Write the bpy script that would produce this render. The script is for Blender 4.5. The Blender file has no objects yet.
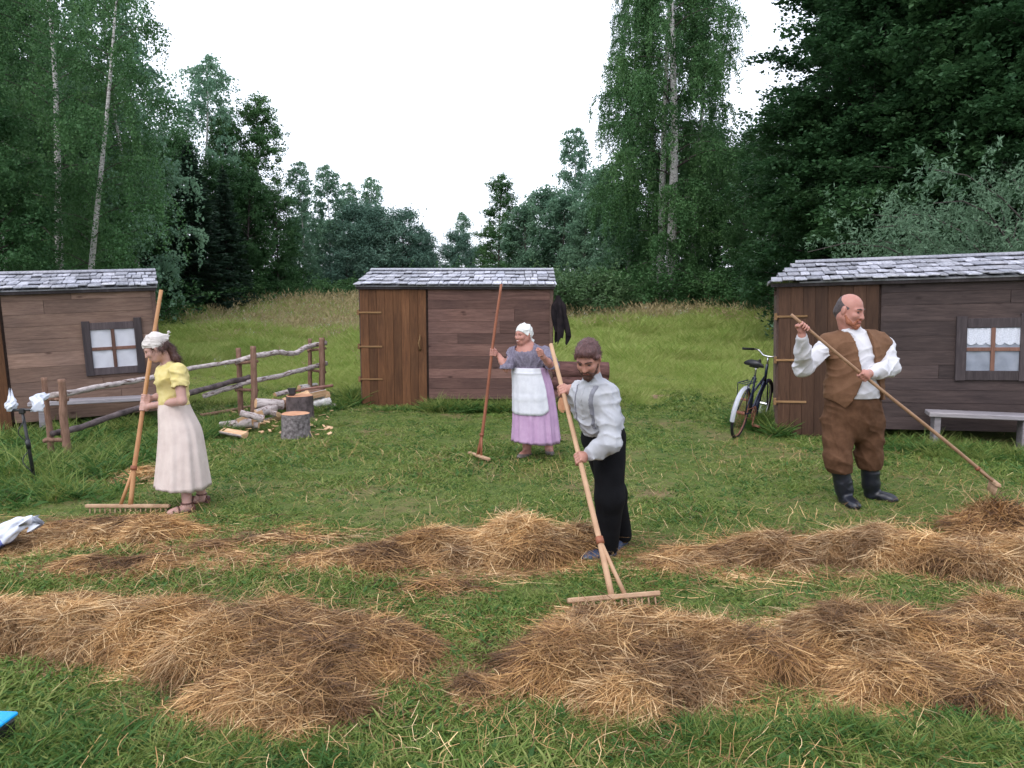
import bpy, math, random
import numpy as np
from mathutils import Vector, Matrix

# ------------------------------------------------------------------ camera, sky, sun, exposure
sc = bpy.context.scene
COL = sc.collection
CAMH, PITCH, FPX = 1.8, math.radians(6.4), 770.0
cam_d = bpy.data.cameras.new('camera')
cam_d.sensor_width = 36.0
cam_d.lens = FPX / 1024 * 36
cam_d.clip_start = 0.05
cam_d.clip_end = 1500
cam = bpy.data.objects.new('camera', cam_d)
COL.objects.link(cam)
cam.location = (0, 0, CAMH)
cam.rotation_euler = (math.pi / 2 - PITCH, 0, 0)
sc.camera = cam

SUN_EL, SUN_AZ = math.radians(48), math.radians(-150)      # azimuth clockwise from +Y; behind the camera, to the left
w = bpy.data.worlds.new("World")
sc.world = w
w.use_nodes = True
nt = w.node_tree
nt.nodes.clear()
sky = nt.nodes.new('ShaderNodeTexSky')
sky.sky_type = 'NISHITA'
sky.sun_disc = False
sky.sun_elevation = SUN_EL
sky.sun_rotation = SUN_AZ
sky.air_density = 1.0
sky.dust_density = 2.0
sky.ozone_density = 1.0
hsv = nt.nodes.new('ShaderNodeHueSaturation')
hsv.inputs['Saturation'].default_value = 0.42               # overcast: the cloud layer takes most of the blue
bg = nt.nodes.new('ShaderNodeBackground')
bg.inputs['Strength'].default_value = 0.15
wo = nt.nodes.new('ShaderNodeOutputWorld')
cloud = nt.nodes.new('ShaderNodeMix')                       # even cloud cover over the clear sky
cloud.data_type = 'RGBA'
cloud.inputs[0].default_value = 0.7
cloud.inputs[7].default_value = (6.4, 6.8, 7.8, 1)
nt.links.new(sky.outputs[0], hsv.inputs['Color'])
nt.links.new(hsv.outputs[0], cloud.inputs[6])
nt.links.new(cloud.outputs[2], bg.inputs[0])
nt.links.new(bg.outputs[0], wo.inputs[0])

sun_d = bpy.data.lights.new('sun', 'SUN')
sun_d.energy = 0.6
sun_d.angle = math.radians(35)
sun_d.color = (1.0, 0.95, 0.9)
sun = bpy.data.objects.new('sun', sun_d)
COL.objects.link(sun)
sdir = Vector((math.sin(SUN_AZ) * math.cos(SUN_EL), math.cos(SUN_AZ) * math.cos(SUN_EL), math.sin(SUN_EL)))
sun.rotation_euler = sdir.to_track_quat('Z', 'Y').to_euler()

vs = sc.view_settings
vs.view_transform = 'Standard'
vs.look = 'None'
vs.exposure = 0.92
vs.gamma = 1.0
vs.use_curve_mapping = False
sc.render.engine = 'CYCLES'
cy = sc.cycles
cy.max_bounces = 5
cy.diffuse_bounces = 3
cy.glossy_bounces = 2
cy.transmission_bounces = 3
cy.transparent_max_bounces = 4
cy.caustics_reflective = False
cy.caustics_refractive = False
cy.use_denoising = True
cy.use_adaptive_sampling = True
cy.adaptive_threshold = 0.02

RNG = np.random.default_rng(7)
random.seed(7)
PI = math.pi
V = lambda *a: np.array(a, dtype=float)


def nrm(v):
    v = np.asarray(v, float)
    return v / (np.linalg.norm(v) + 1e-12)


# ------------------------------------------------------------------ pixel -> place
CF = V(0, math.cos(PITCH), -math.sin(PITCH))
CU = V(0, math.sin(PITCH), math.cos(PITCH))


def ray(px, py):
    return CF + V((px - 512) / FPX, 0, 0) + CU * (384 - py) / FPX


def at(px, py, Y):
    r = ray(px, py)
    return V(0, 0, CAMH) + r * (Y / r[1])


def smooth(a, b, x):
    t = np.clip((x - a) / (b - a), 0, 1)
    return t * t * (3 - 2 * t)


# value noise
_tab = np.random.default_rng(99).random((256, 256))


def vnoise(x, y, s=1.0, o=0):
    x = np.asarray(x, float) * s + 37.1 * o
    y = np.asarray(y, float) * s + 11.7 * o
    xi, yi = np.floor(x).astype(int), np.floor(y).astype(int)
    fx, fy = x - xi, y - yi
    fx = fx * fx * (3 - 2 * fx)
    fy = fy * fy * (3 - 2 * fy)
    a = _tab[xi % 256, yi % 256]; b = _tab[(xi + 1) % 256, yi % 256]
    c = _tab[xi % 256, (yi + 1) % 256]; d = _tab[(xi + 1) % 256, (yi + 1) % 256]
    return (a * (1 - fx) + b * fx) * (1 - fy) + (c * (1 - fx) + d * fx) * fy


def terrain(x, y):
    x = np.asarray(x, float); y = np.asarray(y, float)
    z = 1.5 * smooth(13, 45, y)
    z = z + (vnoise(x, y, 0.9, 3) - .5) * .05 * smooth(1, 4, y) + (vnoise(x, y, 0.15, 5) - .5) * .5 * smooth(14, 30, y)
    return z


def G(px, py):
    r = ray(px, py)
    t = 1.0
    for _ in range(60):
        p = V(0, 0, CAMH) + r * t
        dz = p[2] - float(terrain(p[0], p[1]))
        t += dz / max(0.05, -r[2]) * .7
        if t > 400: break
    p = V(0, 0, CAMH) + r * t
    return V(p[0], p[1], float(terrain(p[0], p[1])))


# ------------------------------------------------------------------ object helpers
def tag(o, label=None, cat=None, group=None, kind=None):
    if label: o['label'] = label
    if cat: o['category'] = cat
    if group: o['group'] = group
    if kind: o['kind'] = kind
    return o


def empty(name, loc, rz=0, label=None, cat=None, group=None):
    o = bpy.data.objects.new(name, None)
    COL.objects.link(o)
    o.location = [float(v) for v in loc]
    o.rotation_euler = (0, 0, rz)
    o.empty_display_size = .2
    return tag(o, label, cat, group)


def mesh_np(name, verts, faces_list, smooth_sh=False, attrs=None):
    """verts (n,3); faces_list = list of int arrays (m,k)"""
    me = bpy.data.meshes.new(name)
    verts = np.asarray(verts, np.float32)
    me.vertices.add(len(verts))
    me.vertices.foreach_set('co', verts.ravel())
    loops = np.concatenate([np.asarray(f, np.int32).ravel() for f in faces_list])
    sizes = np.concatenate([np.full(len(f), np.asarray(f).shape[1], np.int32) for f in faces_list])
    me.loops.add(len(loops))
    me.loops.foreach_set('vertex_index', loops)
    me.polygons.add(len(sizes))
    st = np.concatenate([[0], np.cumsum(sizes)[:-1]]).astype(np.int32)
    me.polygons.foreach_set('loop_start', st)
    me.polygons.foreach_set('use_smooth', np.full(len(sizes), bool(smooth_sh)))
    if attrs:
        for k, v in attrs.items():
            a = me.attributes.new(k, 'FLOAT', 'POINT')
            a.data.foreach_set('value', np.asarray(v, np.float32))
    me.update(calc_edges=True)
    return me


def link(name, me, m=None, parent=None, loc=None):
    o = bpy.data.objects.new(name, me)
    COL.objects.link(o)
    if m is not None:
        me.materials.clear()
        me.materials.append(m)
    if parent is not None: o.parent = parent
    if loc is not None: o.location = [float(v) for v in loc]
    return o


class MB:
    """collects boxes, tubes, lofts into one mesh"""

    def __init__(s):
        s.v = []; s.f = {}; s.n = 0; s.a = []; s.sm = False

    def add(s, verts, faces, var=None):
        verts = np.asarray(verts, float)
        s.v.append(verts)
        for k, arr in faces.items():
            s.f.setdefault(k, []).append(np.asarray(arr, int) + s.n)
        s.a.append(np.full(len(verts), random.random() if var is None else var))
        s.n += len(verts)

    def box(s, c, size, R=None, bev=0.0, var=None):
        """chamfered box centred at c"""
        hx, hy, hz = [d / 2 for d in size]
        b = min(bev, hx * .6, hy * .6, hz * .6)
        if b <= 0:
            vs_ = np.array([[x * hx, y * hy, z * hz] for x in (-1, 1) for y in (-1, 1) for z in (-1, 1)])
            fs = {4: [[0, 1, 3, 2], [4, 6, 7, 5], [0, 4, 5, 1], [2, 3, 7, 6], [0, 2, 6, 4], [1, 5, 7, 3]]}
        else:
            # chamfer only the long silhouette: 8-gon profile along the longest axis, simple all-edge chamfer through 24 verts
            vs_ = []; idx = {}
            for sx in (-1, 1):
                for sy in (-1, 1):
                    for sz in (-1, 1):
                        for ax in range(3):
                            p = [sx * (hx - b), sy * (hy - b), sz * (hz - b)]
                            p[ax] = (sx, sy, sz)[ax] * (hx, hy, hz)[ax]
                            idx[(sx, sy, sz, ax)] = len(vs_); vs_.append(p)
            vs_ = np.array(vs_)
            q = []; t = []
            for ax in range(3):
                o1, o2 = [i for i in range(3) if i != ax]
                for sg in (-1, 1):
                    ring = []
                    for (a_, b_) in ((-1, -1), (1, -1), (1, 1), (-1, 1)):
                        k = [0, 0, 0]; k[ax] = sg; k[o1] = a_; k[o2] = b_
                        ring.append(idx[(*k, ax)])
                    # orientation
                    n_ = np.cross(vs_[ring[1]] - vs_[ring[0]], vs_[ring[2]] - vs_[ring[1]])
                    if n_[ax] * sg < 0: ring = ring[::-1]
                    q.append(ring)
            for ax in range(3):           # edges parallel to ax
                o1, o2 = [i for i in range(3) if i != ax]
                for a_ in (-1, 1):
                    for b_ in (-1, 1):
                        def K(sg, axx):
                            k = [0, 0, 0]; k[ax] = sg; k[o1] = a_; k[o2] = b_
                            return idx[(*k, axx)]
                        ring = [K(-1, o1), K(1, o1), K(1, o2), K(-1, o2)]
                        n_ = np.cross(vs_[ring[1]] - vs_[ring[0]], vs_[ring[2]] - vs_[ring[1]])
                        if n_[o1] * a_ + n_[o2] * b_ < 0: ring = ring[::-1]
                        q.append(ring)
            for sx in (-1, 1):
                for sy in (-1, 1):
                    for sz in (-1, 1):
                        r = [idx[(sx, sy, sz, a_)] for a_ in range(3)]
                        if sx * sy * sz < 0: r = r[::-1]
                        t.append(r)
            fs = {4: q, 3: t}
        if R is not None: vs_ = vs_ @ np.asarray(R).T
        s.add(vs_ + np.asarray(c, float), fs, var)

    def tube(s, pts, rad, sides=8, var=None, cap=True):
        pts = np.asarray(pts, float)
        n = len(pts)
        rad = np.broadcast_to(np.asarray(rad, float), (n,)) if np.ndim(rad) <= 1 else rad
        T = np.gradient(pts, axis=0)
        T /= np.linalg.norm(T, axis=1)[:, None] + 1e-9
        ref = V(0, 0, 1) if abs(T[0][2]) < .9 else V(1, 0, 0)
        U = nrm(np.cross(T[0], ref)); us = []
        for i in range(n):
            U = nrm(U - T[i] * np.dot(U, T[i])); us.append(U)
        us = np.array(us); ws = np.cross(T, us)
        a = np.arange(sides) / sides * 2 * PI
        vv = pts[:, None, :] + rad[:, None, None] * (np.cos(a)[None, :, None] * us[:, None, :] + np.sin(a)[None, :, None] * ws[:, None, :])
        i = np.arange(n - 1)[:, None] * sides; j = np.arange(sides)[None, :]; j2 = (j + 1) % sides
        q = np.stack([i + j, i + j2, i + sides + j2, i + sides + j], -1).reshape(-1, 4)
        fs = {4: q}
        if cap:
            fs[sides] = [list(range(sides))[::-1], list(range((n - 1) * sides, n * sides))] if sides not in (4,) else []
            if sides == 4:
                fs[4] = np.vstack([q, [[3, 2, 1, 0]], [list(range((n - 1) * 4, n * 4))]])
        s.add(vv.reshape(-1, 3), fs, var)

    def build(s, name, m, parent=None, smooth_sh=False, loc=None):
        me = mesh_np(name, np.vstack(s.v), [np.vstack(x) for x in s.f.values()], smooth_sh, {'var': np.concatenate(s.a)})
        return link(name, me, m, parent, loc)


def copy_tree(o, parent=None):
    c = o.copy()
    COL.objects.link(c)
    if parent is not None: c.parent = parent
    for ch in list(o.children):
        copy_tree(ch, c)
    return c


# ------------------------------------------------------------------ materials
def nodes_of(name):
    m = bpy.data.materials.new(name)
    m.use_nodes = True
    n = m.node_tree
    n.nodes.clear()
    return m, n


def mix_rgb(n, fac, a, b, mode='MIX'):
    x = n.nodes.new('ShaderNodeMix'); x.data_type = 'RGBA'; x.blend_type = mode
    for sock, val in (('Factor', fac), ('A', a), ('B', b)):
        s_ = [i for i in x.inputs if i.name == sock and (i.type == ('VALUE' if sock == 'Factor' else 'RGBA'))][0]
        if isinstance(val, (int, float)): s_.default_value = val
        elif isinstance(val, tuple): s_.default_value = (*val, 1) if len(val) == 3 else val
        else: n.links.new(val, s_)
    return [o for o in x.outputs if o.type == 'RGBA'][0]


def ramp(n, fac, stops):
    r = n.nodes.new('ShaderNodeValToRGB')
    e = r.color_ramp.elements
    while len(e) < len(stops): e.new(.5)
    for i, (p, c) in enumerate(stops):
        e[i].position = p; e[i].color = (*c, 1) if not np.isscalar(c) else (c, c, c, 1)
    n.links.new(fac, r.inputs[0])
    return r.outputs[0]


def noise(n, co, scale, detail=4, rough=.6, stretch=None, dist=0):
    t = n.nodes.new('ShaderNodeTexNoise')
    t.inputs['Scale'].default_value = scale
    t.inputs['Detail'].default_value = detail
    t.inputs['Roughness'].default_value = rough
    t.inputs['Distortion'].default_value = dist
    if stretch:
        mp = n.nodes.new('ShaderNodeMapping')
        mp.inputs['Scale'].default_value = stretch
        n.links.new(co, mp.inputs[0]); co = mp.outputs[0]
    n.links.new(co, t.inputs['Vector'])
    return t.outputs['Fac']


def coord(n, kind='Object'):
    return n.nodes.new('ShaderNodeTexCoord').outputs[kind]


def attr(n, name='var'):
    a = n.nodes.new('ShaderNodeAttribute'); a.attribute_name = name
    return a.outputs['Fac']


def principled(n, color, rough=.7, spec=.3, bump=None, bstr=.3, bdist=.01, extra=None):
    p = n.nodes.new('ShaderNodeBsdfPrincipled')
    if isinstance(color, tuple): p.inputs['Base Color'].default_value = (*color, 1)
    else: n.links.new(color, p.inputs['Base Color'])
    if isinstance(rough, (int, float)): p.inputs['Roughness'].default_value = rough
    else: n.links.new(rough, p.inputs['Roughness'])
    p.inputs['Specular IOR Level'].default_value = spec
    if bump is not None:
        b = n.nodes.new('ShaderNodeBump')
        b.inputs['Strength'].default_value = bstr
        b.inputs['Distance'].default_value = bdist
        n.links.new(bump, b.inputs['Height'])
        n.links.new(b.outputs[0], p.inputs['Normal'])
    if extra:
        for k, v in extra.items(): p.inputs[k].default_value = v
    return p


def out(n, sh):
    o = n.nodes.new('ShaderNodeOutputMaterial')
    n.links.new(sh, o.inputs[0])


def mat_simple(name, c1, c2, scale=8, rough=.7, spec=.3, bstr=.3, stretch=None, bscale=None, bdist=.005, extra=None, usevar=0.0):
    m, n = nodes_of(name)
    co = coord(n)
    f = noise(n, co, scale, stretch=stretch)
    c = ramp(n, f, [(.3, c1), (.7, c2)])
    if usevar:
        v = attr(n)
        lo = tuple([1 - usevar] * 3)
        c = mix_rgb(n, 1.0, c, ramp(n, v, [(0, lo), (1, (1.0 + usevar * .35,) * 3)]), 'MULTIPLY')
    b = noise(n, co, bscale or scale * 3, stretch=stretch)
    p = principled(n, c, rough, spec, b, bstr, bdist, extra)
    out(n, p.outputs[0])
    return m


def mat_wood(name, cols, axis='x', rough=.75, spec=.25, knots=True, usevar=.45, scale=1.0):
    """planks: grain along axis, per-board value from 'var', knots and stains"""
    m, n = nodes_of(name)
    co = coord(n)
    v = attr(n)
    # offset each board's grain
    ad = n.nodes.new('ShaderNodeVectorMath'); ad.operation = 'ADD'
    mul = n.nodes.new('ShaderNodeMath'); mul.operation = 'MULTIPLY'; mul.inputs[1].default_value = 57.0
    n.links.new(v, mul.inputs[0])
    n.links.new(co, ad.inputs[0]); n.links.new(mul.outputs[0], ad.inputs[1])
    co2 = ad.outputs[0]
    st = {'x': (1.2, 14, 14), 'z': (14, 14, 1.2), 'y': (14, 1.2, 14)}[axis]
    g1 = noise(n, co2, 2.2 * scale, 6, .65, st, .6)
    g2 = noise(n, co2, 9 * scale, 4, .6, st)
    big = noise(n, co2, 1.3, 3, .5)
    c = ramp(n, g1, [(.25, cols[0]), (.5, cols[1]), (.75, cols[2])])
    c = mix_rgb(n, .5, c, ramp(n, g2, [(.3, (.55,) * 3), (.7, (1.15,) * 3)]), 'MULTIPLY')
    c = mix_rgb(n, .8, c, ramp(n, big, [(.3, (.72, .72, .75)), (.7, (1.15, 1.1, 1.05))]), 'MULTIPLY')
    c = mix_rgb(n, 1.0, c, ramp(n, v, [(0, (1 - usevar,) * 3), (1, (1 + usevar * .4,) * 3)]), 'MULTIPLY')
    if knots:
        vo = n.nodes.new('ShaderNodeTexVoronoi')
        vo.inputs['Scale'].default_value = 1.0
        mp = n.nodes.new('ShaderNodeMapping')
        mp.inputs['Scale'].default_value = {'x': (2.2, 5, 5), 'z': (5, 5, 2.2), 'y': (5, 2.2, 5)}[axis]
        n.links.new(co2, mp.inputs[0]); n.links.new(mp.outputs[0], vo.inputs['Vector'])
        k = ramp(n, vo.outputs['Distance'], [(.05, (.3, .25, .25)), (.13, (1, 1, 1))])
        c = mix_rgb(n, .8, c, k, 'MULTIPLY')
    p = principled(n, c, rough, spec, g1, .5, .004)
    out(n, p.outputs[0])
    return m


def mat_leaf(name, c1, c2, c3, transl=.25, rough=.5, spec=.2, wscale=.35, inst=1.0):
    m, n = nodes_of(name)
    v = attr(n)
    oi = n.nodes.new('ShaderNodeObjectInfo')
    geo = n.nodes.new('ShaderNodeNewGeometry')
    big = noise(n, geo.outputs['Position'], wscale, 3, .6)
    a1 = n.nodes.new('ShaderNodeMath'); a1.operation = 'MULTIPLY_ADD'
    n.links.new(big, a1.inputs[0]); a1.inputs[1].default_value = .9
    n.links.new(v, a1.inputs[2])
    a2 = n.nodes.new('ShaderNodeMath'); a2.operation = 'MULTIPLY_ADD'
    n.links.new(oi.outputs['Random'], a2.inputs[0]); a2.inputs[1].default_value = .35 * inst
    n.links.new(a1.outputs[0], a2.inputs[2])
    a3 = n.nodes.new('ShaderNodeMath'); a3.operation = 'MULTIPLY'; a3.inputs[1].default_value = .45
    n.links.new(a2.outputs[0], a3.inputs[0])
    c = ramp(n, a3.outputs[0], [(.15, c1), (.5, c2), (.9, c3)])
    p = principled(n, c, rough, spec)
    tr = n.nodes.new('ShaderNodeBsdfTranslucent')
    n.links.new(c, tr.inputs[0])
    mx = n.nodes.new('ShaderNodeMixShader'); mx.inputs[0].default_value = transl
    n.links.new(p.outputs[0], mx.inputs[1]); n.links.new(tr.outputs[0], mx.inputs[2])
    out(n, mx.outputs[0])
    return m


def mat_birch(name, pale, dark):
    m, n = nodes_of(name)
    co = coord(n)
    a = noise(n, co, 3, 5, .7, (2.5, 2.5, 5), .5)
    b = noise(n, co, 14, 4, .7, (.6, .6, 3.2))
    c = ramp(n, b, [(.38, dark), (.45, tuple(x * .7 for x in pale)), (.8, pale)])
    c = mix_rgb(n, .75, c, ramp(n, a, [(.32, (.28, .24, .23)), (.52, (1, 1, 1))]), 'MULTIPLY')
    p = principled(n, c, .75, .25, b, .5, .006)
    out(n, p.outputs[0])
    return m


def mat_straw(name, base):
    m, n = nodes_of(name)
    v = attr(n)
    geo = n.nodes.new('ShaderNodeNewGeometry')
    big = noise(n, geo.outputs['Position'], 2.3, 4, .65)
    c = ramp(n, v, [(0, base[0]), (.35, base[1]), (.7, base[2]), (1, base[3])])
    c = mix_rgb(n, .85, c, ramp(n, big, [(.36, (.34, .28, .26)), (.48, (.86, .81, .77)), (.64, (1.3, 1.22, 1.08))]), 'MULTIPLY')  # noise patches: rotted brown hay, and shade of hollows put into the colour
    p = principled(n, c, .55, .3)
    out(n, p.outputs[0])
    return m


M = {}
M['wall'] = mat_wood('weathered_planks', [(.112, .060, .050), (.183, .102, .085), (.26, .152, .125)], 'x')
M['wall_light'] = mat_wood('pale_weathered_planks', [(.155, .098, .078), (.235, .152, .118), (.31, .21, .165)], 'x', usevar=.35)
M['wall_shaded'] = mat_wood('shaded_weathered_planks', [(.038, .027, .027), (.066, .047, .045), (.10, .072, .068)], 'x')  # right shed: shade of the trees put into the plank colour
M['side'] = mat_wood('side_planks', [(.09, .055, .045), (.14, .088, .07), (.19, .12, .1)], 'y')
M['door'] = mat_wood('door_boards', [(.085, .036, .018), (.145, .065, .029), (.205, .098, .046)], 'z', usevar=.3, knots=False)
M['door_shaded'] = mat_wood('shaded_door_boards', [(.052, .026, .017), (.084, .043, .026), (.12, .064, .040)], 'z', usevar=.3, knots=False)  # right shed door, darkened in its colour for the same tree shade
M['hinge'] = mat_wood('hinge_battens', [(.20, .11, .05), (.27, .155, .07), (.33, .2, .1)], 'x', knots=False)
M['shingle'] = mat_wood('roof_shingles', [(.21, .215, .25), (.45, .46, .525), (.66, .67, .745)], 'y', rough=.5, spec=.5, knots=False, usevar=.42)
M['frame'] = mat_wood('window_boards', [(.045, .036, .04), (.075, .06, .064), (.115, .095, .1)], 'z', knots=False)
M['sash'] = mat_wood('sash_bars', [(.13, .065, .05), (.19, .10, .075), (.24, .13, .1)], 'z', knots=False)
M['bench'] = mat_wood('grey_bench_wood', [(.19, .17, .19), (.30, .28, .30), (.42, .39, .42)], 'x', knots=False)
M['pane'] = mat_simple('window_sheet', (0.45, 0.45, 0.5), (0.56, 0.56, 0.61), 5, .35, .5, .4, bscale=6, bdist=.02)
M['pane_dim'] = mat_simple('window_sheet_dim', (.19, .21, .26), (.30, .32, .38), 4, .25, .5, .3, bscale=6, bdist=.02)
M['lace'] = mat_simple('lace', (0.45, 0.47, 0.54), (0.68, 0.7, 0.78), 70, .8, .2, .5, bscale=90)
M['handle'] = mat_simple('rake_wood', (.36, .17, .075), (.52, .28, .13), 4, .55, .35, .3, stretch=(1, 1, 1))
M['handle_red'] = mat_simple('reddish_rake_wood', (.20, .065, .035), (.31, .115, .06), 6, .5, .35, .3)
M['handle_pale'] = mat_simple('pale_rake_wood', (.38, .22, .13), (.52, .34, .21), 6, .6, .3, .3)
M['handle_dull'] = mat_simple('dull_rake_wood', (.22, .125, .07), (.33, .20, .12), 6, .6, .3, .3)
M['rakehead'] = mat_simple('rake_head_wood', (.34, .20, .12), (.5, .33, .21), 9, .65, .3, .4)
M['birch'] = mat_birch('birch_bark', (.72, .69, .66), (.05, .04, .04))
M['birch_rail'] = mat_birch('birch_pole_bark', (.60, .52, .50), (.13, .07, .06))
M['bark_lichen'] = mat_simple('lichened_bark', (.055, .045, .045), (.27, .24, .24), 22, .85, .2, .8, bscale=30, bdist=.02)
M['bark'] = mat_simple('grey_bark', (.035, .03, .027), (.10, .085, .075), 6, .85, .2, .8, stretch=(3, 3, .8), bdist=.02)
M['bark_red'] = mat_simple('peeled_bark', (0.13, 0.068, 0.045), (0.27, 0.16, 0.115), 9, .8, .25, .7, stretch=(3, 3, .7), bdist=.01)
M['bark_dark'] = mat_simple('dark_rail_bark', (0.04, 0.03, 0.03), (0.15, 0.115, 0.115), 9, .75, .3, .6, bdist=.008)
M['cutwood'] = mat_simple('cut_wood', (.40, .17, .09), (.6, .33, .19), 7, .7, .25, .4)
M['splitwood'] = mat_simple('split_wood', (0.48, 0.26, 0.13), (0.72, 0.5, 0.31), 6, .7, .25, .5, stretch=(1, 6, 6))
M['skin'] = mat_simple('skin', (0.36, 0.17, 0.13), (0.44, 0.22, 0.17), 9, .5, .35, .1, extra={'Subsurface Weight': .08, 'Subsurface Radius': (.02, .008, .004)})
M['skin_pale'] = mat_simple('pale_skin', (0.42, 0.24, 0.205), (0.5, 0.3, 0.255), 9, .5, .35, .1, extra={'Subsurface Weight': .08, 'Subsurface Radius': (.02, .008, .004)})
M['skin_red'] = mat_simple('ruddy_skin', (0.36, 0.16, 0.125), (0.46, 0.225, 0.18), 7, .5, .35, .1, extra={'Subsurface Weight': .08, 'Subsurface Radius': (.02, .008, .004)})
M['eye'] = mat_simple('eye_dark', (.03, .02, .018), (.05, .03, .025), 9, .3, .5, 0)
M['lip'] = mat_simple('lips', (.34, .10, .09), (.4, .13, .11), 9, .45, .4, 0)
M['teeth'] = mat_simple('teeth', (.7, .66, .6), (.75, .7, .65), 9, .4, .4, 0)
M['hair_auburn'] = mat_simple('auburn_hair', (0.055, 0.023, 0.023), (0.145, 0.066, 0.064), 40, .45, .45, .8, stretch=(1, 1, .3), bscale=90, bdist=.01)
M['hair_brown'] = mat_simple('brown_hair', (.045, .018, .014), (.10, .042, .032), 40, .4, .45, .8, stretch=(1, 1, .2), bscale=80, bdist=.01)
M['hair_grey'] = mat_simple('grey_brown_hair', (0.045, 0.036, 0.036), (0.1, 0.08, 0.08), 60, .6, .3, .6, bscale=90)
M['beard_dark'] = mat_simple('brown_beard', (.05, .022, .017), (.11, .055, .042), 50, .6, .3, .8, bscale=90)
M['beard_red'] = mat_simple('ginger_stubble', (.22, .075, .04), (.34, .13, .075), 50, .65, .3, .5, bscale=90)
M['linen'] = mat_simple('grey_linen', (0.36, 0.365, 0.4), (0.45, 0.455, 0.485), 12, .85, .15, .25, bscale=150, bdist=.002)
M['white_cloth'] = mat_simple('white_shirt_cloth', (0.52, 0.51, 0.54), (0.62, 0.61, 0.64), 10, .85, .15, .25, bscale=150, bdist=.002)
M['apron'] = mat_simple('white_apron_cloth', (0.55, 0.555, 0.6), (0.66, 0.665, 0.71), 14, .85, .15, .25, bscale=120, bdist=.003)
M['scarf_white'] = mat_simple('white_scarf_cloth', (0.6, 0.6, 0.58), (0.7, 0.7, 0.68), 14, .85, .15, .2, bscale=120, bdist=.002)
M['scarf_cream'] = mat_simple('cream_scarf_cloth', (0.5, 0.455, 0.43), (0.6, 0.555, 0.53), 14, .85, .15, .2, bscale=120, bdist=.002)
M['yellow_knit'] = mat_simple('yellow_knit', (0.56, 0.46, 0.17), (0.66, 0.56, 0.27), 20, .9, .1, .5, bscale=160, bdist=.003)
M['cream_skirt'] = mat_simple('cream_skirt_cloth', (0.52, 0.43, 0.395), (0.62, 0.53, 0.485), 9, .9, .1, .4, bscale=60, bdist=.004)
M['pink_skirt'] = mat_simple('pink_skirt_cloth', (0.4, 0.25, 0.4), (0.5, 0.335, 0.49), 10, .9, .1, .3, bscale=70, bdist=.003)
M['blouse'] = mat_simple('grey_violet_blouse', (.115, .10, .14), (.22, .20, .255), 45, .85, .15, .4, bscale=80, bdist=.003)
M['black_cloth'] = mat_simple('black_trouser_cloth', (0.003, 0.003, 0.004), (0.007, 0.007, 0.009), 10, .85, .15, .3, bscale=90)
M['brown_wool'] = mat_simple('brown_wool', (0.072, 0.036, 0.02), (0.12, 0.062, 0.036), 14, .9, .1, .5, bscale=90, bdist=.004)
M['brown_vest'] = mat_simple('brown_suede', (0.115, 0.058, 0.032), (0.18, 0.095, 0.055), 12, .85, .15, .5, bscale=70, bdist=.004)
M['boot'] = mat_simple('black_leather', (0.006, 0.007, 0.011), (0.016, 0.018, 0.028), 12, .35, .5, .3, bscale=30)
M['shoe_blue'] = mat_simple('blue_grey_shoe', (0.022, 0.032, 0.065), (0.05, 0.07, 0.13), 12, .4, .5, .2)
M['sandal'] = mat_simple('brown_leather_strap', (.07, .025, .02), (.13, .05, .04), 12, .5, .4, .2)
M['shoe_beige'] = mat_simple('taupe_shoe', (.10, .08, .075), (.16, .13, .12), 12, .5, .4, .2)
M['strap_grey'] = mat_simple('grey_braces', (0.17, 0.17, 0.2), (0.25, 0.25, 0.29), 20, .8, .2, .2)
M['dark_garment'] = mat_simple('dark_garment_cloth', (0.006, 0.005, 0.007), (0.022, 0.016, 0.018), 9, .85, .15, .5)
M['black_metal'] = mat_simple('black_metal', (.008, .008, .01), (.018, .018, .02), 9, .4, .5, .1)
M['bike_frame'] = mat_simple('dark_blue_paint', (.008, .012, .03), (.016, .022, .05), 9, .25, .5, .05)
M['chrome'] = mat_simple('chrome', (.55, .55, .57), (.7, .7, .72), 9, .22, .5, .05, extra={'Metallic': .9})
M['fender'] = mat_simple('pale_mudguard', (0.36, 0.37, 0.41), (0.5, 0.51, 0.55), 9, .25, .5, .05)
M['rubber'] = mat_simple('rubber', (.012, .012, .013), (.025, .025, .026), 30, .75, .3, .3)
M['rust'] = mat_simple('rusty_steel', (.16, .055, .03), (.3, .13, .08), 30, .6, .4, .3)
M['leather_black'] = mat_simple('saddle_leather', (.01, .01, .012), (.022, .022, .026), 20, .4, .5, .2)
M['plastic_white'] = mat_simple('white_plastic_bag', (0.55, 0.58, 0.68), (0.7, 0.72, 0.8), 9, .35, .5, .4, bscale=14, bdist=.01)
M['plastic_print'] = mat_simple('blue_bag_print', (.08, .10, .32), (.14, .17, .42), 9, .4, .5, .2)
M['blue_plastic'] = mat_simple('bright_blue_plastic', (.0, .30, .72), (.0, .36, .80), 5, .35, .5, .05)
M['axe_steel'] = mat_simple('dark_axe_steel', (.03, .025, .03), (.07, .06, .065), 12, .45, .5, .3, extra={'Metallic': .6})
M['axe_wood'] = mat_simple('axe_handle_wood', (.15, .065, .05), (.24, .12, .09), 12, .6, .3, .3)
M['log_red'] = mat_simple('reddish_log_bark', (.06, .028, .026), (.17, .085, .075), 7, .85, .2, .8, stretch=(.8, 3, 3), bdist=.015)

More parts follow.
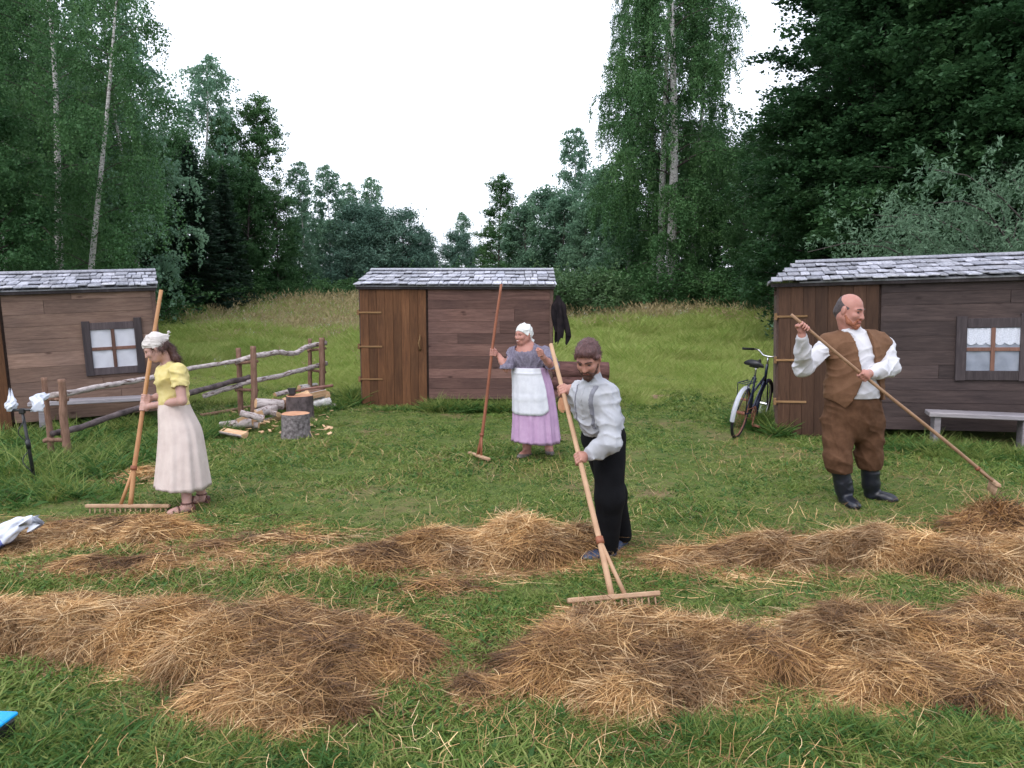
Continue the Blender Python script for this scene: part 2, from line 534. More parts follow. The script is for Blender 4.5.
M['leaf_birch'] = mat_leaf('birch_leaves', (0.032, 0.088, 0.034), (0.065, 0.150, 0.052), (0.125, 0.235, 0.080), .30)
M['leaf_dark'] = mat_leaf('dark_leaves', (0.027, 0.075, 0.030), (0.052, 0.125, 0.046), (0.100, 0.195, 0.072), .40)
M['leaf_maple'] = mat_leaf('maple_leaves', (0.024, 0.066, 0.028), (0.046, 0.108, 0.042), (0.095, 0.185, 0.070), .40)
M['leaf_light'] = mat_leaf('light_leaves', (0.056, 0.105, 0.047), (0.091, 0.165, 0.069), (0.156, 0.245, 0.105), .3)
M['leaf_far_hazed'] = mat_leaf('far_leaves_hazed', (0.098, 0.193, 0.134), (0.161, 0.284, 0.180), (0.245, 0.377, 0.235), .40)  # distance haze put into the leaf colour, lighter than the near foliage
M['leaf_willow'] = mat_leaf('grey_willow_leaves', (0.065, 0.125, 0.070), (0.115, 0.195, 0.115), (0.190, 0.290, 0.180), .25)
M['needle'] = mat_leaf('spruce_needles', (0.014, 0.032, 0.021), (0.025, 0.055, 0.032), (0.048, 0.087, 0.048), .1, .6, .25)
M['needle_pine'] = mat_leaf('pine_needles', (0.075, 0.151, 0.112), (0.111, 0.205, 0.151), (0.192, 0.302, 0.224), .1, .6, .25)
M['grass'] = mat_leaf('lawn_blades', (0.055, 0.115, 0.020), (0.135, 0.215, 0.040), (0.300, 0.320, 0.100), .3, .55, .25, 1.0, 1.9)
M['meadow'] = mat_leaf('meadow_blades', (0.168, 0.263, 0.050), (0.281, 0.380, 0.083), (0.497, 0.486, 0.194), .35, .6, .2, .9, 2.4)
M['seed'] = mat_leaf('seed_heads', (0.280, 0.220, 0.110), (0.400, 0.320, 0.170), (0.520, 0.430, 0.270), .3, .7, .15, .25)
M['weed'] = mat_leaf('weed_leaves', (0.040, 0.095, 0.025), (0.065, 0.145, 0.035), (0.120, 0.210, 0.055), .35, .6, .2, 1.5)
M['flower'] = mat_simple('flower_petals', (.7, .7, .66), (.8, .8, .76), 5, .7, .2, 0)
M['straw'] = mat_straw('straw', [(.068, .038, .025), (.255, .136, .057), (.48, .292, .125), (.82, .62, .37)])
M['straw_base'] = mat_simple('packed_straw', (.045, .024, .013), (.15, .08, .038), 16, .9, .1, .8, bscale=40, bdist=.03)  # core coloured dark, so shade in the pits between straws is painted in


def mat_ground():
    m, n = nodes_of('meadow_soil')
    geo = n.nodes.new('ShaderNodeNewGeometry')
    pos = geo.outputs['Position']
    a = noise(n, pos, .8, 6, .7)
    b = noise(n, pos, 9, 5, .7)
    c1 = ramp(n, a, [(.3, (.065, .10, .024)), (.50, (.105, .13, .038)), (.66, (.19, .135, .075))])
    c = mix_rgb(n, .6, c1, ramp(n, b, [(.3, (.5, .5, .5)), (.7, (1.3, 1.3, 1.2))]), 'MULTIPLY')
    p = principled(n, c, .9, .1, b, .8, .03)
    out(n, p.outputs[0])
    return m


M['ground'] = mat_ground()

# ------------------------------------------------------------------ ground
xs = np.unique(np.concatenate([np.linspace(-400, -40, 19), np.linspace(-40, -12, 40), np.linspace(-12, 12, 161), np.linspace(12, 40, 40), np.linspace(40, 400, 19)]))
ys = np.unique(np.concatenate([np.linspace(-60, 0, 13), np.linspace(0, 16, 121), np.linspace(16, 70, 82), np.linspace(70, 500, 22)]))
gx, gy = np.meshgrid(xs, ys)
gz = terrain(gx, gy)
nx, ny = len(xs), len(ys)
ii = (np.arange(ny - 1)[:, None] * nx + np.arange(nx - 1)[None, :]).ravel()
gme = mesh_np('ground', np.stack([gx.ravel(), gy.ravel(), gz.ravel()], 1), [np.stack([ii, ii + 1, ii + 1 + nx, ii + nx], 1)], True)
tag(link('ground', gme, M['ground']), kind='structure')


# ------------------------------------------------------------------ sheds
class Shed:
    def __init__(s, label, loc, yaw, roll, W, H, D, ridge, wallm, doorm, hinges=True, dw=None, ov=.05, hip=0.0):
        s.ov = ov; s.hip = hip
        s.W, s.H, s.D, s.ridge = W, H, D, ridge
        s.root = empty('wooden_shed', loc, 0, label, 'shed')
        s.root.rotation_euler = (0, roll, yaw)
        s.Mx = Matrix.Translation(Vector(loc)) @ s.root.rotation_euler.to_matrix().to_4x4()
        s.wallm, s.doorm = wallm, doorm
        s.loc = loc
        r = random.Random(int(loc[0] * 100))
        s.r = r
        # front planks
        dw = s.dw = dw or 1.17
        b = MB(); z = .09
        while z < H - .02:
            h = min(r.uniform(.145, .205), H - .02 - z)
            if h < .06: break
            x = dw + .02
            brk = r.uniform(dw + .5, W - .4) if r.random() < .35 else None
            for (x0, x1) in ([(x, brk - .002), (brk + .002, W)] if brk else [(x, W)]):
                b.box(((x0 + x1) / 2, r.uniform(-.0025, .0025), z + h / 2), (x1 - x0, .024, h - .0025), bev=.0015)
            z += h
        b.build('plank_wall', wallm, s.root)
        b = MB()
        b.box((W / 2, .045, H / 2 + .05), (W - .02, .03, H - .1), var=.2)
        b.box((.04, .02, H / 2), (.07, .05, H - .02), var=.4)
        b.box((W - .035, -.018, H / 2 + .04), (.05, .03, H - .1), var=.5)
        b.build('wall_frame', M['side'], s.root)
        # side walls with gables
        for xx in (.012, W - .012):
            b = MB(); z = .08
            while z < ridge - .03:
                h = min(r.uniform(.15, .2), ridge - .02 - z)
                if h < .03: break
                zt = z + h
                if zt <= H: y0, y1 = .06, D
                elif hip and xx < 1: break
                else:
                    k = (zt - H) / (ridge - H)
                    y0, y1 = .02 + k * D / 2, D - k * D / 2
                    if y1 - y0 < .1: break
                b.box((xx, (y0 + y1) / 2, z + h / 2), (.024, y1 - y0, h - .006), bev=.004)
                z += h
            b.build('side_wall', M['side'], s.root)
        b = MB(); z = .08
        while z < H - .02:
            h = min(r.uniform(.15, .2), H - .02 - z)
            b.box((W / 2, D, z + h / 2), (W, .024, h - .006), bev=.004); z += h
        b.build('back_wall', M['side'], s.root)
        s.roof(); s.door(hinges)

    def roof(s):
        W, H, D, rg, r = s.W, s.H, s.D, s.ridge, s.r
        ov = s.ov
        b = MB()
        for side in (0, 1):
            y0, y1 = (-.11, D / 2) if side == 0 else (D + .11, D / 2)
            z0 = H + .015; z1 = rg
            L = math.hypot(y1 - y0, z1 - z0); ang = math.atan2(z1 - z0, y1 - y0)
            R = np.array(Matrix.Rotation(ang, 3, 'X'))
            d = V(0, (y1 - y0) / L, (z1 - z0) / L)
            nn = V(0, -d[2], d[1]);  nn = nn if nn[2] > 0 else -nn
            b.box(V(W / 2 + s.hip / 2, (y0 + y1) / 2, (z0 + z1) / 2) - nn * .012, (W + 2 * ov - .03 - s.hip, L - .02, .018), R, var=.05)
            rows = 4; ex = L / rows
            for k in range(rows):
                x = -ov + s.hip * (k + .35) / rows
                while x < W + ov - .03:
                    wd = min(r.uniform(.07, .19), W + ov - x)
                    ln = ex * r.uniform(1.12, 1.3)
                    top = (k + 1) * ex + .02
                    c = V(x + wd / 2, y0, z0) + d * (top - ln / 2 - .01 + r.uniform(-.04, .04)) + nn * (.018 + .012 * r.random())
                    tilt = np.array(Matrix.Rotation(-.075 * (1 if side == 0 else -1) + r.uniform(-.025, .025), 3, 'X')) @ np.array(Matrix.Rotation(r.uniform(-.03, .03), 3, 'Z'))
                    b.box(c, (wd - r.uniform(.003, .014), ln, .018), R @ tilt, bev=.003)
                    x += wd
        if s.hip:                                       # short hipped end
            e0, e1, rt = V(-ov, -.11, H + .01), V(-ov, D + .11, H + .01), V(-ov + s.hip, D / 2, rg - .005)
            for k in range(5):
                f0, f1 = k / 5, (k + 1.15) / 5
                f1 = min(f1, .99)
                p = [e0 * (1 - f0) + rt * f0, e1 * (1 - f0) + rt * f0, e1 * (1 - f1) + rt * f1, e0 * (1 - f1) + rt * f1]
                up = V(-.012, 0, .016) * (1 - k * .1)
                b.add([q - V(0, 0, .012) for q in p] + [q + up * (1 if j_ < 2 else .3) for j_, q in enumerate(p)], {4: [[0, 1, 2, 3], [7, 6, 5, 4], [0, 4, 5, 1], [1, 5, 6, 2], [2, 6, 7, 3], [3, 7, 4, 0]]})
        o = b.build('roof', M['shingle'], s.root)
        b = MB()
        b.box((W / 2 + s.hip / 2, -.02 + D / 2, rg + .045), (W + 2 * ov - .02 - s.hip, .13, .022), np.array(Matrix.Rotation(.2, 3, 'X')), bev=.004, var=.25)
        b.box((W / 2 + s.hip / 2, .10 + D / 2, rg + .04), (W + 2 * ov - .02 - s.hip, .13, .022), np.array(Matrix.Rotation(-.25, 3, 'X')), bev=.004, var=.15)
        b.build('ridge_board', M['shingle'], o)
        b = MB()
        b.box((W / 2, -.075, H - .022), (W + 2 * ov - .06, .02, .05), bev=.004, var=.1)
        b.build('fascia', M['frame'], o)

    def door(s, hinges):
        H, dw, r = s.H, s.dw, s.r
        b = MB(); n = 8; x = .03
        for k in range(n):
            wd = (dw - .04) / n
            zb = -.10 + r.uniform(-.012, .012) - .03 * k / n
            b.box((x + wd / 2, -.03 + r.uniform(-.003, .003), (zb + H - .03) / 2), (wd - .0025, .026, H - .03 - zb), bev=.0015)
            x += wd
        d = b.build('door', s.doorm, s.root)
        b = MB()
        for z in (.5, 1.0, 1.5):
            b.box((dw / 2, .0, z + .02), (dw - .1, .025, .09), bev=.003)
        b.build('door_brace', s.doorm, d)
        if hinges:
            for z in (.43, .98, 1.55):
                b = MB()
                b.box((.19, -.052, z * H / 1.98), (.38, .014, .028), bev=.003)
                b.box((-.005, -.03, z * H / 1.98), (.035, .05, .09), bev=.003)
                b.build('hinge', M['hinge'], d)
            b = MB()
            hx, hz = dw - .12, 1.02
            b.tube([(hx, -.045, hz - .13), (hx + .01, -.10, hz - .08), (hx - .01, -.11, hz), (hx + .012, -.10, hz + .08), (hx, -.045, hz + .13)], [.012, .016, .014, .016, .012], 7)
            b.build('handle', M['hinge'], d, True)

    def uz(s, px, py, yoff=0.0):
        """local x, z where the pixel's ray meets the plane local y = yoff"""
        inv = s.Mx.inverted()
        o = np.array(inv @ Vector((0, 0, CAMH))); q = np.array(inv @ Vector(ray(px, py) + V(0, 0, CAMH)))
        d = q - o
        t = (yoff - o[1]) / d[1]
        p = o + d * t
        return p[0], p[2]

    def window(s, u0, u1, z0, z1, pane, curtain=False, fw=.11):
        r = s.r
        b = MB(); y = -.03
        b.box(((u0 + u1) / 2, y, z1 - fw / 2), (u1 - u0 - 2 * fw, .03, fw), bev=.004)
        b.box(((u0 + u1) / 2, y, z0 + fw / 2), (u1 - u0 - 2 * fw, .03, fw), bev=.004)
        b.box((u0 + fw / 2, y - .003, (z0 + z1) / 2 + .01), (fw, .034, z1 - z0 + .03), bev=.004)
        b.box((u1 - fw / 2, y - .003, (z0 + z1) / 2 + .02), (fw, .034, z1 - z0 + .06), bev=.004)
        f = b.build('window', M['frame'], s.root)
        a0, a1, c0, c1 = u0 + fw, u1 - fw, z0 + fw, z1 - fw
        b = MB(); bw = .045
        um, zm = (a0 + a1) / 2, (c0 + c1) / 2
        b.box((um, y - .003, zm), (bw, .022, c1 - c0), bev=.003)
        for (x0, x1) in ((a0, um - bw / 2), (um + bw / 2, a1)):
            b.box(((x0 + x1) / 2, y - .002, zm), (x1 - x0, .02, bw), bev=.003)
        b.build('sash_bar', M['sash'], f)
        # sheet behind the bars, slightly wavy
        n = 24
        X, Z = np.meshgrid(np.linspace(a0 - .01, a1 + .01, n), np.linspace(c0 - .01, c1 + .01, n))
        Y = -.021 + .004 * np.sin(X * 31 + Z * 12)
        i = (np.arange(n - 1)[:, None] * n + np.arange(n - 1)).ravel()
        fr = np.stack([X.ravel(), Y.ravel(), Z.ravel()], 1)
        bk = fr + V(0, .006, 0)
        q = np.stack([i, i + 1, i + 1 + n, i + n], 1)
        me = mesh_np('pane', np.vstack([fr, bk]), [np.vstack([q, q[:, ::-1] + n * n])], True)
        link('pane', me, pane, f)
        if curtain:
            for (x0, x1) in ((a0, um - bw / 2), (um + bw / 2, a1)):
                k = 48; m_ = 14
                t = np.linspace(0, 1, k)
                scal = .55 + .45 * np.abs(np.sin(t * PI * 2.5)) ** .6
                zt = c1 - .005
                dep = (c1 - zm) * .78
                U, T = np.meshgrid(x0 + t * (x1 - x0), np.linspace(0, 1, m_))
                Zc = zt - T * dep * (.62 + .38 * scal[None, :])
                Yc = -.029 + .004 * np.sin(U * 90) + 0 * T
                i = (np.arange(m_ - 1)[:, None] * k + np.arange(k - 1)).ravel()
                fr = np.stack([U.ravel(), Yc.ravel(), Zc.ravel()], 1); bk = fr + V(0, .003, 0)
                q = np.stack([i, i + 1, i + 1 + k, i + k], 1)
                link('lace_curtain', mesh_np('lace_curtain', np.vstack([fr, bk]), [np.vstack([q, q[:, ::-1] + k * m_])], True), M['lace'], f)

    def world(s, x, y, z):
        return np.array(s.Mx @ Vector((x, y, z)))


pm = at(361, 405, 12.7)
shed_m = Shed('weathered plank shed with a brown door behind the old woman, no window', (pm[0], 12.7, .04), math.radians(-1), 0, 3.19, 1.94, 2.5, 2.22, M['wall'], M['door'], dw=1.12)
pr = at(776, 405, 10.05)
shed_r = Shed('dark tree-shaded plank shed with lace curtained window behind the bald man', (pr[0], 10.05, .02), math.radians(-18), math.radians(-1.5), 3.5, 1.96, 2.5, 2.24, M['wall_shaded'], M['door_shaded'], dw=1.22, ov=.10, hip=.36)
yl = math.radians(25)
pl = at(166, 400, 11.1)
kk = (512 - 8) / FPX
WL = (pl[0] + kk * 11.1) / (math.cos(yl) + kk * math.sin(yl)) + 1.17
shed_l = Shed('pale plank shed with a white paned window behind the birch fence', (pl[0] - WL * math.cos(yl), 11.1 - WL * math.sin(yl), -.03), yl, math.radians(-2.2), WL, 1.86, 2.3, 2.10, M['wall_light'], M['door'], hinges=False)
a = shed_l.uz(84, 350); b_ = shed_l.uz(144, 350); c_ = shed_l.uz(112, 322); d_ = shed_l.uz(112, 374)
shed_l.window(a[0], b_[0], d_[1], c_[1], M['pane'], fw=.10)
a = shed_r.uz(955, 350); b_ = shed_r.uz(1030, 350); c_ = shed_r.uz(990, 318); d_ = shed_r.uz(990, 380)
shed_r.window(a[0], b_[0], d_[1], c_[1], M['pane_dim'], True, fw=.115)


def bench(label, pos, yaw, L, h, d, legs):
    e = empty('bench', pos, yaw, label, 'bench')
    b = MB()
    b.box((L / 2, 0, h - .03), (L, d, .055), bev=.008, var=.7)
    b.build('seat', M['bench'], e)
    for x in legs:
        b = MB()
        b.box((x, 0, (h - .06) / 2 - .02), (.07, d * .75, h - .02), bev=.006, var=.35)
        b.build('leg', M['bench'], e)
    return e


q = shed_r.uz(926, 418, -.28)
p0 = shed_r.world(q[0], -.28, 0)
bench('low grey wooden bench in front of the dark shed under its window', (p0[0], p0[1], 0), math.radians(-18), 1.7, .44, .3, (.10, 1.02, 1.6))
q = shed_l.uz(28, 408, -.28)
p0 = shed_l.world(q[0], -.28, 0)
bench('grey wooden bench along the pale shed behind the birch fence', (p0[0], p0[1], .0), yl, 1.75, .43, .28, (.15, 1.6))

# dark garment hanging at the middle shed's corner
n, k = 40, 64
t = np.linspace(0, 1, n)[:, None]; th = np.linspace(0, 2 * PI, k, endpoint=False)[None, :]
wd = .03 + .055 * smooth(0, .3, t) + .02 * t
fold = 1 + .34 * np.sin(4 * th + 2.2 * t + .6) * smooth(.02, .3, t) + .2 * np.sin(7 * th - 3 * t) * smooth(.1, .6, t)
base = shed_m.world(3.24, -.04, 1.80)
X = base[0] + .02 + .07 * t + wd * fold * np.cos(th); Yg = base[1] + .6 * wd * fold * np.sin(th)
hem = .66 + .11 * np.sin(3 * th + 1.2) + .05 * np.sin(8 * th)
Zg = base[2] - t * (hem * smooth(0, .9, t) + .62 * (1 - smooth(0, .9, t)))
vv = np.stack([X, Yg, Zg], -1).reshape(-1, 3)
i = np.arange(n - 1)[:, None] * k; j = np.arange(k)[None, :]
qf = np.stack([i + j, i + (j + 1) % k, i + k + (j + 1) % k, i + k + j], -1).reshape(-1, 4)[:, ::-1]
me = mesh_np('hanging_garment', vv, [qf, np.array([list(range(k))])], True)
tag(link('hanging_garment', me, M['dark_garment']), 'dark cloth garment hanging from the right corner of the middle shed', 'garment')

# ------------------------------------------------------------------ trees
def leaf_quads(P, A, B, size, asp=.55, var=None, fold=.0):
    """P centres, A along, B across (unit), size per leaf"""
    s = np.asarray(size)[:, None] if np.ndim(size) else size
    N = np.cross(A, B)
    v0 = P - A * s * .5
    v1 = P + B * s * asp * .5 + N * s * fold
    v2 = P + A * s * .5
    v3 = P - B * s * asp * .5 + N * s * fold
    vv = np.stack([v0, v1, v2, v3], 1).reshape(-1, 3)
    i = np.arange(len(P)) * 4
    f = np.stack([i, i + 1, i + 2, i + 3], 1)
    return vv, f


def rdir(rng, n, zb=0.0):
    d = rng.normal(size=(n, 3)); d[:, 2] += zb
    return d / np.linalg.norm(d, axis=1)[:, None]


def ortho(A, rng):
    r = rng.normal(size=A.shape)
    B = np.cross(A, r)
    return B / (np.linalg.norm(B, axis=1)[:, None] + 1e-9)


def trunk_line(H, lean, wob, rng, n=9):
    t = np.linspace(0, 1, n)
    ph = rng.random(2) * 6
    return np.stack([lean * H * t ** 1.2 + wob * np.sin(t * 5 + ph[0]) * t, wob * np.sin(t * 4 + ph[1]) * t, H * t], 1)


def interp(line, t):
    n = len(line) - 1
    f = np.clip(t, 0, .9999) * n
    i = int(f)
    return line[i] * (1 - (f - i)) + line[i + 1] * (f - i)


def crown_mesh(rng, segs, leaf, asp, per_m, spread, droop, flat, lenvar=.55):
    """leaves along twig segments (k,2,3)"""
    segs = np.asarray(segs)
    L = np.linalg.norm(segs[:, 1] - segs[:, 0], axis=1)
    cnt = np.maximum(1, rng.poisson(L * per_m))
    idx = np.repeat(np.arange(len(segs)), cnt)
    t = rng.random(len(idx))[:, None]
    P = segs[idx, 0] * (1 - t) + segs[idx, 1] * t + rng.normal(size=(len(idx), 3)) * spread
    A = rdir(rng, len(idx)); A[:, 2] -= droop; A /= np.linalg.norm(A, axis=1)[:, None]
    if flat > 0:
        Nn = rdir(rng, len(idx), flat * 3)
        A = np.cross(Nn, rdir(rng, len(idx))); A[:, 2] -= droop * .5; A /= np.linalg.norm(A, axis=1)[:, None]
        B = np.cross(Nn, A); B /= np.linalg.norm(B, axis=1)[:, None]
    else: B = ortho(A, rng)
    s = leaf * (1 + lenvar * rng.uniform(-1, 1, len(idx)))
    vv, f = leaf_quads(P, A, B, s, asp, fold=.08)
    segv = rng.random(len(segs))
    var = np.clip(.30 * segv[idx] + .35 * rng.random(len(idx)) + .7 * (vnoise(P[:, 0] + .37 * P[:, 1], P[:, 2] + .53 * P[:, 1], .9, 6) - .25), 0, 1)
    return vv, f, np.repeat(var, 4)


def make_birch(name, seed, H, R, lean=0.0, leaf=.085, start=.16, nl=46, dens=24, r0=.17, droop=1.0, barkm='birch', leafm='leaf_birch', gap=0):
    rng = np.random.default_rng(seed)
    tl = trunk_line(H, lean, H * .017, rng, 12)
    b = MB()
    b.tube(tl, r0 * (1 - np.linspace(0, 1, 12)) ** .8 + .012, 10, var=.5)
    segs = []; lb = MB()
    for k in range(nl):
        t = start + (1 - start) * ((k + rng.random()) / nl) ** .9
        p = interp(tl, t)
        az = k * 2.4 + rng.normal() * .5
        prof = (math.sin(PI * min(1, ((t - start) / (1 - start)) ** .75 * .86 + .14))) ** .8
        L = R * (.35 + .75 * prof) * rng.uniform(.7, 1.15) * (1 if t < .93 else .6)
        up = rng.uniform(.35, .8) + .4 * t
        d = nrm(V(math.cos(az), math.sin(az), up))
        n = 6; pts = [p]
        for i in range(n):
            d = nrm(d + V(rng.normal() * .12, rng.normal() * .12, -.16 * droop))
            pts.append(pts[-1] + d * L / n)
        pts = np.array(pts)
        lb.tube(pts, np.linspace(r0 * .22 * (1 - t * .6), .006, n + 1), 5, var=.3, cap=False)
        # twigs
        nt_ = int(8 + L * 5)
        for _ in range(nt_):
            u = rng.uniform(.25, 1.0) ** .8
            q0 = interp(pts, u)
            d2 = nrm(V(rng.normal(), rng.normal(), rng.normal() * .4 - .2) * .8 + d * .8)
            l2 = rng.uniform(.35, .9) * (R / 2.6) ** .5
            q1 = q0 + d2 * l2 * .5
            q2 = q1 + nrm(d2 + V(0, 0, -1.5 * droop)) * l2 * .7
            segs += [(q0, q1), (q1, q2)]
            if rng.random() < .85 * droop:
                q3 = q2 + nrm(V(rng.normal() * .12, rng.normal() * .12, -1)) * l2 * rng.uniform(.5, 1.9)
                segs.append((q2, q3))
    vv, f, var = crown_mesh(rng, segs, leaf, .62, dens, .07, .9 * droop, 0)
    if gap:                                             # the crown stands open on its meadow side and shows the trunk
        c4 = vv.reshape(-1, 4, 3); c0 = c4.mean(1)
        tx = np.interp(c0[:, 2], tl[:, 2], tl[:, 0])
        hid = (c0[:, 1] < .1) & (np.abs(c0[:, 0] - tx) < gap * (.5 + .9 * vnoise(c0[:, 2], c0[:, 2] * 0, .9, seed)) ) & (rng.random(len(c0)) < .93) & (vnoise(c0[:, 2], c0[:, 2] * 0 + 3, .6, seed + 1) > .22)
        keep = ~hid
        vv = c4[keep].reshape(-1, 3); var = var.reshape(-1, 4)[keep].ravel()
        f = np.arange(len(vv)).reshape(-1, 4)
    e = empty(name, (0, 0, 0))
    b.build('trunk', M[barkm], e, True)
    lb.build('limbs', M['bark'], e, True)
    link('crown', mesh_np('crown', vv, [f], False, {'var': var}), M[leafm], e)
    e['H'] = H
    return e


def make_broad(name, seed, H, R, leaf=.12, start=.12, nl=60, dens=20, r0=.2, layered=.8, leafm='leaf_dark', asp=.8, barkm='bark', multi=1, shape=.8):
    rng = np.random.default_rng(seed)
    b = MB(); segs = []
    for mstem in range(multi):
        tl = trunk_line(H * .93, (rng.normal() * .16 if multi > 1 else rng.normal() * .02), H * .02, rng, 10)
        b.tube(tl, r0 * (1 - np.linspace(0, 1, 10)) ** .8 / multi ** .5 + .012, 9, var=.5)
        for k in range(nl // multi):
            t = start + (1 - start) * ((k + rng.random()) / (nl // multi))
            p = interp(tl, t)
            az = k * 2.4 + rng.normal() * .5
            s_ = (t - start) / (1 - start)
            prof = math.sin(PI * min(1, s_ ** shape * .82 + .18)) ** .6
            L = R * (.25 + .8 * prof) * rng.uniform(.65, 1.2)
            d = nrm(V(math.cos(az), math.sin(az), rng.uniform(.15, .6) + .7 * s_ ** 2))
            n = 6; pts = [p]
            for i in range(n):
                d = nrm(d + V(rng.normal() * .16, rng.normal() * .16, rng.normal() * .1 - .05 * layered))
                pts.append(pts[-1] + d * L / n)
            pts = np.array(pts)
            b.tube(pts, np.linspace(r0 * .3 * (1 - t * .6), .01, n + 1), 5, var=.3, cap=False)
            nt_ = int(8 + L * 5)
            for _ in range(nt_):
                u = rng.uniform(.3, 1.0) ** .7
                q0 = interp(pts, u)
                d2 = nrm(d * .6 + V(rng.normal(), rng.normal(), rng.normal() * (.8 - .55 * layered) - .1))
                l2 = rng.uniform(.4, .85) * (R / 3) ** .5
                q1 = q0 + d2 * l2
                segs.append((q0, q1))
                for _k in range(2):
                    d3 = nrm(d2 + V(rng.normal(), rng.normal(), rng.normal() * .3 - .25) * .7)
                    segs.append((q1, q1 + d3 * l2 * .55))
    vv, f, var = crown_mesh(rng, segs, leaf, asp, dens, leaf * .7, .35, layered)
    e = empty(name, (0, 0, 0))
    b.build('trunk', M[barkm], e, True)
    link('crown', mesh_np('crown', vv, [f], False, {'var': var}), M[leafm], e)
    e['H'] = H
    return e


def make_conifer(name, seed, H, R, leafm='needle', dens=60, pine=False, r0=.16):
    rng = np.random.default_rng(seed)
    tl = trunk_line(H, 0, H * .004, rng, 8)
    b = MB(); b.tube(tl, r0 * (1 - np.linspace(0, 1, 8)) + .01, 8, var=.5)
    P = []; A = []; var = []
    z = .03 * H if not pine else .15 * H
    while z < H * .985:
        s_ = z / H
        rr = R * ((1 - s_) ** .8 if not pine else (math.sin(PI * min(1, (s_ * .72 + .28))) ** .8 + .05)) * rng.uniform(.85, 1.1)
        nb = rng.integers(6, 9)
        a0 = rng.random() * 6
        for k in range(nb):
            az = a0 + k * 2 * PI / nb + rng.normal() * .15
            L = max(.15, rr * rng.uniform(.8, 1.12))
            d = V(math.cos(az), math.sin(az), rng.uniform(-.1, .25) if not pine else rng.uniform(.1, .6))
            pts = [V(0, 0, z)]
            n = 5
            for i in range(n):
                d = nrm(d + V(0, 0, -.10 + .09 * i * (.7 if not pine else .3)))
                pts.append(pts[-1] + d * L / n)
            pts = np.array(pts)
            b.tube(pts, np.linspace(.03 * (1 - s_) + .008, .005, n + 1), 4, var=.3, cap=False)
            m_ = int(dens * L * (1 + L * .35)) + 6
            t = rng.random(m_) ** .8
            f = t * n * .999; i0 = f.astype(int); fr = (f - i0)[:, None]
            q = pts[i0] * (1 - fr) + pts[i0 + 1] * fr
            side = np.cross(d, V(0, 0, 1)); side = nrm(side)
            wspread = (.12 + .3 * L * (1 - t))[:, None] * rng.uniform(-1, 1, (m_, 1))
            q = q + side * wspread + V(0, 0, -1) * np.abs(rng.normal(size=(m_, 1))) * (.10 if not pine else .05)
            a_ = d + side * np.sign(wspread) * rng.uniform(.3, 1.0, (m_, 1)) + V(0, 0, -1) * rng.uniform(-.15, .5, (m_, 1)) * (1 if not pine else -.6)
            P.append(q); A.append(a_ / np.linalg.norm(a_, axis=1)[:, None]); var.append(np.clip(.3 * rng.random() + .7 * rng.random(m_), 0, 1))
        z += rng.uniform(.22, .34) * (H / 10) ** .5
    P = np.vstack(P); A = np.vstack(A); var = np.concatenate(var)
    vv, f = leaf_quads(P, A, ortho(A, rng), rng.uniform(.18, .32, len(P)), .28)
    e = empty(name, (0, 0, 0))
    b.build('trunk', M['bark'], e, True)
    link('crown', mesh_np('crown', vv, [f], False, {'var': np.repeat(var, 4)}), M[leafm], e)
    e['H'] = H
    return e


def make_shrub(name, seed, H, R, leaf, leafm, asp=.5, ns=26, dens=26, arch=.5):
    rng = np.random.default_rng(seed)
    b = MB(); segs = []
    for k in range(ns):
        az = rng.random() * 2 * PI
        tl_ = rng.uniform(.15, 1.0)
        d = nrm(V(math.cos(az) * tl_, math.sin(az) * tl_, 1.0))
        L = H * rng.uniform(.75, 1.1) * (1 if tl_ < .6 else .9)
        n = 7; pts = [V(rng.normal() * .15 * R, rng.normal() * .15 * R, 0)]
        for i in range(n):
            d = nrm(d + V(math.cos(az) * .1, math.sin(az) * .1, -.10 * arch * i * .6) + rng.normal(size=3) * .09)
            pts.append(pts[-1] + d * L / n)
        pts = np.array(pts)
        b.tube(pts, np.linspace(.02 * H / 3, .005, n + 1), 5, var=.3, cap=False)
        for _ in range(int(9 + L * 4)):
            q0 = interp(pts, rng.uniform(.12, 1))
            d2 = nrm(d * .5 + rng.normal(size=3) + V(0, 0, .25))
            l2 = rng.uniform(.25, .6) * (H / 3) ** .5
            q1 = q0 + d2 * l2
            segs.append((q0, q1))
            segs.append((q1, q1 + nrm(d2 + rng.normal(size=3) * .5) * l2 * .6))
    vv, f, var = crown_mesh(rng, segs, leaf, asp, dens, leaf * .6, .1, .35)
    e = empty(name, (0, 0, 0))
    b.build('stems', M['bark'], e, True)
    link('foliage', mesh_np('foliage', vv, [f], False, {'var': var}), M[leafm], e)
    e['H'] = H
    return e


PROTO = {}
PROTO['birch_big'] = make_birch('birch_tree', 11, 19, 2.9, 0.0, .088, .08, 66, 56, .24, gap=.42)
PROTO['birch_twin'] = make_birch('birch_tree', 12, 19, 2.8, -.02, .088, .12, 60, 54, .18)
PROTO['birch_left'] = make_birch('birch_tree', 13, 16, 2.8, .0, .075, .06, 56, 54, .15, .9, gap=.34)
PROTO['birch_lean'] = make_birch('birch_tree', 14, 13, 2.2, .17, .075, .22, 40, 50, .11, .9, gap=.3)
PROTO['birch_thin'] = make_birch('birch_tree', 15, 13, 2.1, .05, .13, .14, 58, 24, .10, .7, leafm='leaf_far_hazed')
PROTO['birch_far'] = make_birch('birch_tree', 16, 13, 1.8, .0, .15, .08, 60, 24, .10, .6, leafm='leaf_far_hazed')
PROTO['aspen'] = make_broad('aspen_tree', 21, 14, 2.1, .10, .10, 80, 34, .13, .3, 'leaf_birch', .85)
PROTO['alder'] = make_broad('alder_tree', 22, 11, 2.8, .092, .05, 80, 38, .16, .4, 'leaf_dark', .8)
